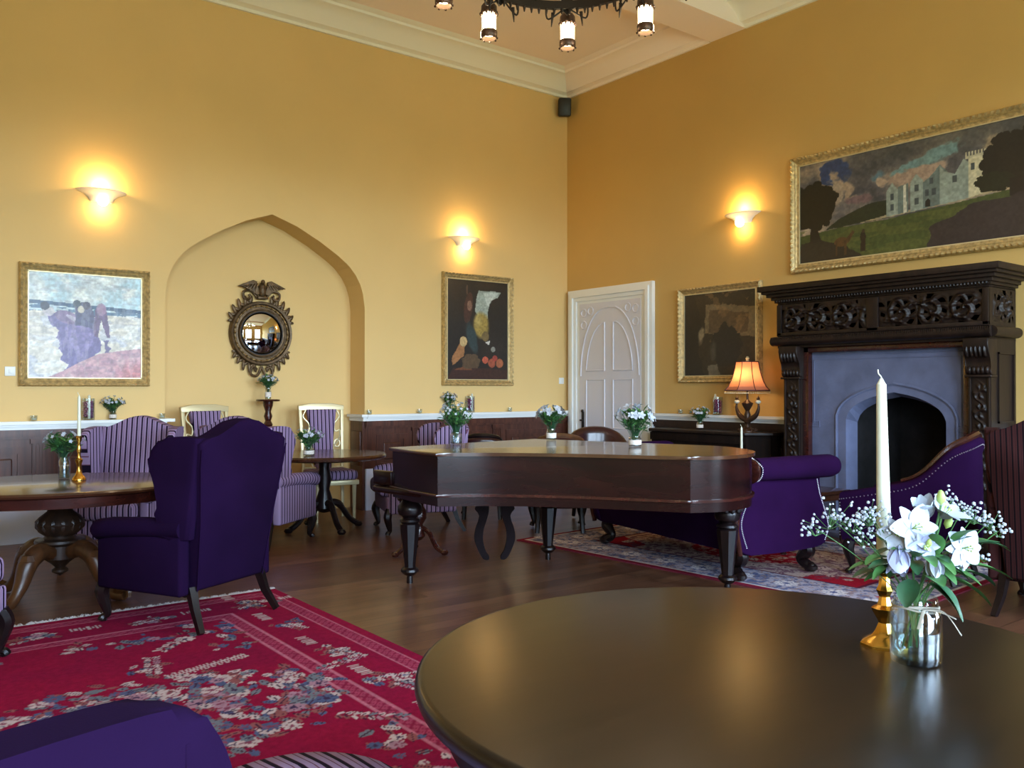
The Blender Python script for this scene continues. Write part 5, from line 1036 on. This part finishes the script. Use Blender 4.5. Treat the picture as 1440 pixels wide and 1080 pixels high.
def cluster(cv, x, y, R, rs, big=True):
    for k in range(int(24*R/.3)):
        a = rs.uniform(0, 2*PI); q = R*math.sqrt(rs.random()); leafs(cv, x+q*math.cos(a), y+q*math.sin(a), rs.uniform(.05, .11), rs.uniform(0, 2*PI), rs.choice([BL, GR, TN, TN, CR]))
    for k in range(int(9*R/.3)):
        a = rs.uniform(0, 2*PI); q = R*.85*math.sqrt(rs.random()); flower(cv, x+q*math.cos(a), y+q*math.sin(a), rs.uniform(.022, .06 if big else .04), rs.choice([CR, CR, GR, BL, PK]), rs.choice([(120, 60, 80), (60, 44, 70)]), rs.random()*6, rs.choice([5, 7, 8]))
def sprig(cv, x, y, a, L, rs):
    for k in range(int(L/.035)):
        s = k*.035; px, py = x+s*math.cos(a), y+s*math.sin(a); leafs(cv, px, py, .055, a+.9, rs.choice([CR, CR, GR])); leafs(cv, px, py, .055, a-.9, rs.choice([CR, PK, TN]))
def bars(cv, x, y, a, n=12, sp=.022, L=.06):
    for k in range(n):
        l = L*(.5+.5*abs(math.sin(k*1.7+x)))
        def fn(X, Y, c, l=l): c[(np.abs(X*math.cos(a)+Y*math.sin(a)) < .006) & (np.abs(-X*math.sin(a)+Y*math.cos(a)) < l/2)] = np.array(CR)/255
        stamp(cv, x+k*sp*math.cos(a), y+k*sp*math.sin(a), L, fn)
def paint1(cv):
    n = fbm(cv.X*3, cv.Y*3, 70); cv.fill((128, 18, 50)); cv.mix(np.clip((n-.4)*3, 0, 1), (114, 18, 52), .6); rs = random.Random(12); X, Y = cv.X, cv.Y; x0, x1, y0, y1 = X.min(), X.max(), Y.min(), Y.max()
    def lace(d0, w):
        d = np.minimum(np.minimum(X-x0, x1-X), np.minimum(Y-y0, y1-Y)); m = (d > d0) & (d < d0+w); cv.mix(m, (150, 66, 88), .8); t = (np.mod(X+Y, .05) < .012) | (np.mod(X-Y, .05) < .012); cv.mix(m & t, (118, 26, 54), .9); cv.mix((np.abs(d-d0) < .006) | (np.abs(d-d0-w) < .006), (176, 110, 124), .8)
    lace(.07, .085); lace(.47, .085)
    # border bouquets between the two lace bands
    for (ax, c0, c1) in (('y', x0+.31, x1-.31), ('x', y0+.31, y1-.31)):
        L = (y1-y0) if ax == 'y' else (x1-x0)
        for cc in (c0, c1):
            k = .35
            while k < L-.2:
                px, py = (cc, y0+k) if ax == 'y' else (x0+k, cc); cluster(cv, px, py, .10, rs, False); a = PI/2 if ax == 'y' else 0; bars(cv, px+(.16 if ax == 'x' else -.04), py+(.16 if ax == 'y' else .03), a, 8, .022, .07); sprig(cv, px, py, a+PI+.3, .2, rs); k += .62
    # inner corner sprays
    for sx, xx in ((1, x0+.62), (-1, x1-.62)):
        for sy, yy in ((1, y0+.62), (-1, y1-.62)):
            cluster(cv, xx+sx*.12, yy+sy*.12, .20, rs); cluster(cv, xx+sx*.45, yy+sy*.06, .13, rs, False); cluster(cv, xx+sx*.06, yy+sy*.42, .13, rs, False); sprig(cv, xx+sx*.3, yy+sy*.25, math.atan2(sy, sx), .2, rs)
    k = x0+1.3
    while k < x1-1.2: cluster(cv, k, y1-.66, .09, rs, False); cluster(cv, k, y0+.66, .09, rs, False); k += .42
    # central medallion
    mx, my = MED; 
    for k in range(30):
        a = 2*PI*k/30; cluster(cv, mx+.72*math.cos(a), my+.42*math.sin(a), .15, rs)
    for k in range(14): a = 2*PI*k/14; cluster(cv, mx+.36*math.cos(a), my+.2*math.sin(a), .17, rs)
    for k in range(6): a = 2*PI*k/6+.3; sprig(cv, mx+.9*math.cos(a), my+.6*math.sin(a), a, .34, rs)
    bars(cv, mx+.25, my+.52, .25, 22, .02, .08); bars(cv, mx-.6, my-.5, .25, 20, .02, .08); sprig(cv, mx+.95, my-.1, -.25, .35, rs); cluster(cv, mx+.2, my+.72, .08, rs, False)
    cv.jitter(.12, 200)
def pol2(cv, cx, cy): return cv.X-cx, cv.Y-cy
MED = (1.0, 3.75)
R1 = (-.7, 1.98, 2.37, 5.70)
t, cv = rugmesh('floral_rug', 'crimson rug with floral medallion and lace borders in the left foreground', *R1, .0095, paint1)
cv.mesh('pile', 'rug', t, lambda u, v: ((u-.5)*(R1[2]-R1[0]), (v-.5)*(R1[3]-R1[1]), .011+.0*u))
g = MB(); hw_, hh_ = (R1[2]-R1[0])/2, (R1[3]-R1[1])/2; g.box(-hw_, -hh_, 0, hw_, hh_, .010); g.build('backing', mat('rug_edge', (120, 20, 48), .9), t, smooth=False)
g = MB(); rs = random.Random(4)
for k in range(620):
    x = -hw_+2*hw_*k/619
    for sy in (1, -1):
        y = sy*hh_; dx = rs.uniform(-.02, .02); L = rs.uniform(.035, .07); g.add([(x-.003, y, .012), (x+.004, y, .012), (x+dx+.004, y+sy*L*.6, .014+rs.random()*.008), (x+dx-.003, y+sy*L*.6, .012), (x+dx*1.8, y+sy*L, .004)], [(0, 1, 2, 3), (3, 2, 4)])
tag(g.build('fringe', 'fringe', t, smooth=False), kind='stuff')
# Persian rug under the sofa: long side runs along world direction; local frame
def paint2(cv):
    X, Y = cv.X, cv.Y; x0, x1, y0, y1 = X.min(), X.max(), Y.min(), Y.max(); d = np.minimum(np.minimum(X-x0, x1-X), np.minimum(Y-y0, y1-Y)); cv.fill((150, 24, 42)); n = fbm(X*5, Y*5, 90); n2 = fbm(X*26, Y*26, 91); n3 = fbm(X*40, Y*40, 95)
    cv.mix(d < .52, (158, 150, 162)); cv.mix((d < .52) & (n2 > .54), (78, 84, 120), .85); cv.mix((d < .52) & (n3 > .6), (150, 120, 112), .7)
    cv.mix(d < .05, (120, 26, 46)); cv.mix((d > .05) & (d < .075), (200, 190, 184)); cv.mix((d > .5) & (d < .53), (90, 30, 50))
    rs = random.Random(8)
    ir = (d > .53); cv.mix(ir & (d < .62), (150, 24, 42))
    cx, cy = (x0+x1)/2, (y0+y1)/2; e = np.hypot((X-cx)/((x1-x0)*.34), (Y-cy)/((y1-y0)*.34)); cv.mix(ir & (e < 1+.15*np.cos(8*np.arctan2(Y-cy, X-cx))), (176, 150, 140)); cv.mix(ir & (e < 1) & (n2 > .52), (110, 70, 84), .8); cv.mix(e < .45, (150, 24, 42)); cv.mix((e < .45) & (n2 > .58), (190, 170, 160), .7)
    m = ir & (d > .62) & (e > 1.15); 
    for k in range(60): flower(cv, rs.uniform(x0+.65, x1-.65), rs.uniform(y0+.65, y1-.65), rs.uniform(.03, .05), (190, 160, 150), (80, 40, 60), 0, 6)
    k = x0+.2
    while k < x1: flower(cv, k, y0+.27, .09, (200, 190, 190), (80, 84, 124), 0, 8); flower(cv, k+.18, y0+.27, .05, (150, 60, 70), (190, 180, 180), 0, 6); flower(cv, k, y1-.27, .09, (200, 190, 190), (80, 84, 124), 0, 8); k += .36
    k = y0+.2
    while k < y1: flower(cv, x0+.27, k, .09, (200, 190, 190), (80, 84, 124), 0, 8); flower(cv, x1-.27, k, .09, (200, 190, 190), (80, 84, 124), 0, 8); k += .36
    cv.jitter(.15, 200)
RW, RL = 2.1, 3.5
t, cv = rugmesh('persian_rug', 'red and grey-blue Persian rug under the sofa and tub chair', -RW/2, -RL/2, RW/2, RL/2, .011, paint2)
cv.mesh('pile', 'rug', t, lambda u, v: ((u-.5)*RW, (v-.5)*RL, .011)); g = MB(); g.box(-RW/2, -RL/2, 0, RW/2, RL/2, .010); g.build('backing', mat('persian_rug_edge', (110, 24, 44), .9), t, smooth=False)
t.location = (6.02, 4.52, 0); t.rotation_euler = (0, 0, rad(3))

# ------------------------------------------------------------------ daylight through the three windows, world sky
wd = bpy.data.worlds.new('sky'); S.world = wd; wd.use_nodes = True; nt = wd.node_tree; bg = nt.nodes['Background']
tc = nt.nodes.new('ShaderNodeTexCoord'); sx = nt.nodes.new('ShaderNodeSeparateXYZ'); nt.links.new(tc.outputs['Generated'], sx.inputs[0]); rp = nt.nodes.new('ShaderNodeValToRGB')
mr_ = nt.nodes.new('ShaderNodeMapRange'); mr_.inputs[1].default_value = -.25; mr_.inputs[2].default_value = .5; nt.links.new(sx.outputs['Z'], mr_.inputs[0]); nt.links.new(mr_.outputs[0], rp.inputs['Fac'])
e = rp.color_ramp.elements; e[0].position = .28; e[0].color = (.16, .20, .14, 1); e[1].position = .36; e[1].color = (.65, .83, 1.0, 1); x = e.new(1.0); x.color = (.47, .69, 1.0, 1)
nt.links.new(rp.outputs['Color'], bg.inputs['Color']); bg.inputs['Strength'].default_value = 18.5
for i, (a, b) in enumerate(WINS):
    l = bpy.data.lights.new('window_portal', 'AREA'); l.shape = 'RECTANGLE'; l.size = b-a; l.size_y = WZ1-WZ0; l.energy = 1; o = bpy.data.objects.new('window_portal', l); C.objects.link(o)
    o.location = ((a+b)/2, Y0-.07, (WZ0+WZ1)/2); o.rotation_euler = (rad(90), 0, 0); l.cycles.is_portal = True
vs = S.view_settings; vs.view_transform = 'Standard'; vs.look = 'None'; vs.exposure = 1.0; vs.gamma = 1; vs.use_curve_mapping = False
S.cycles.max_bounces = 8; S.cycles.diffuse_bounces = 4; S.cycles.transparent_max_bounces = 16; S.cycles.caustics_reflective = False; S.cycles.caustics_refractive = False; S.cycles.sample_clamp_indirect = 4
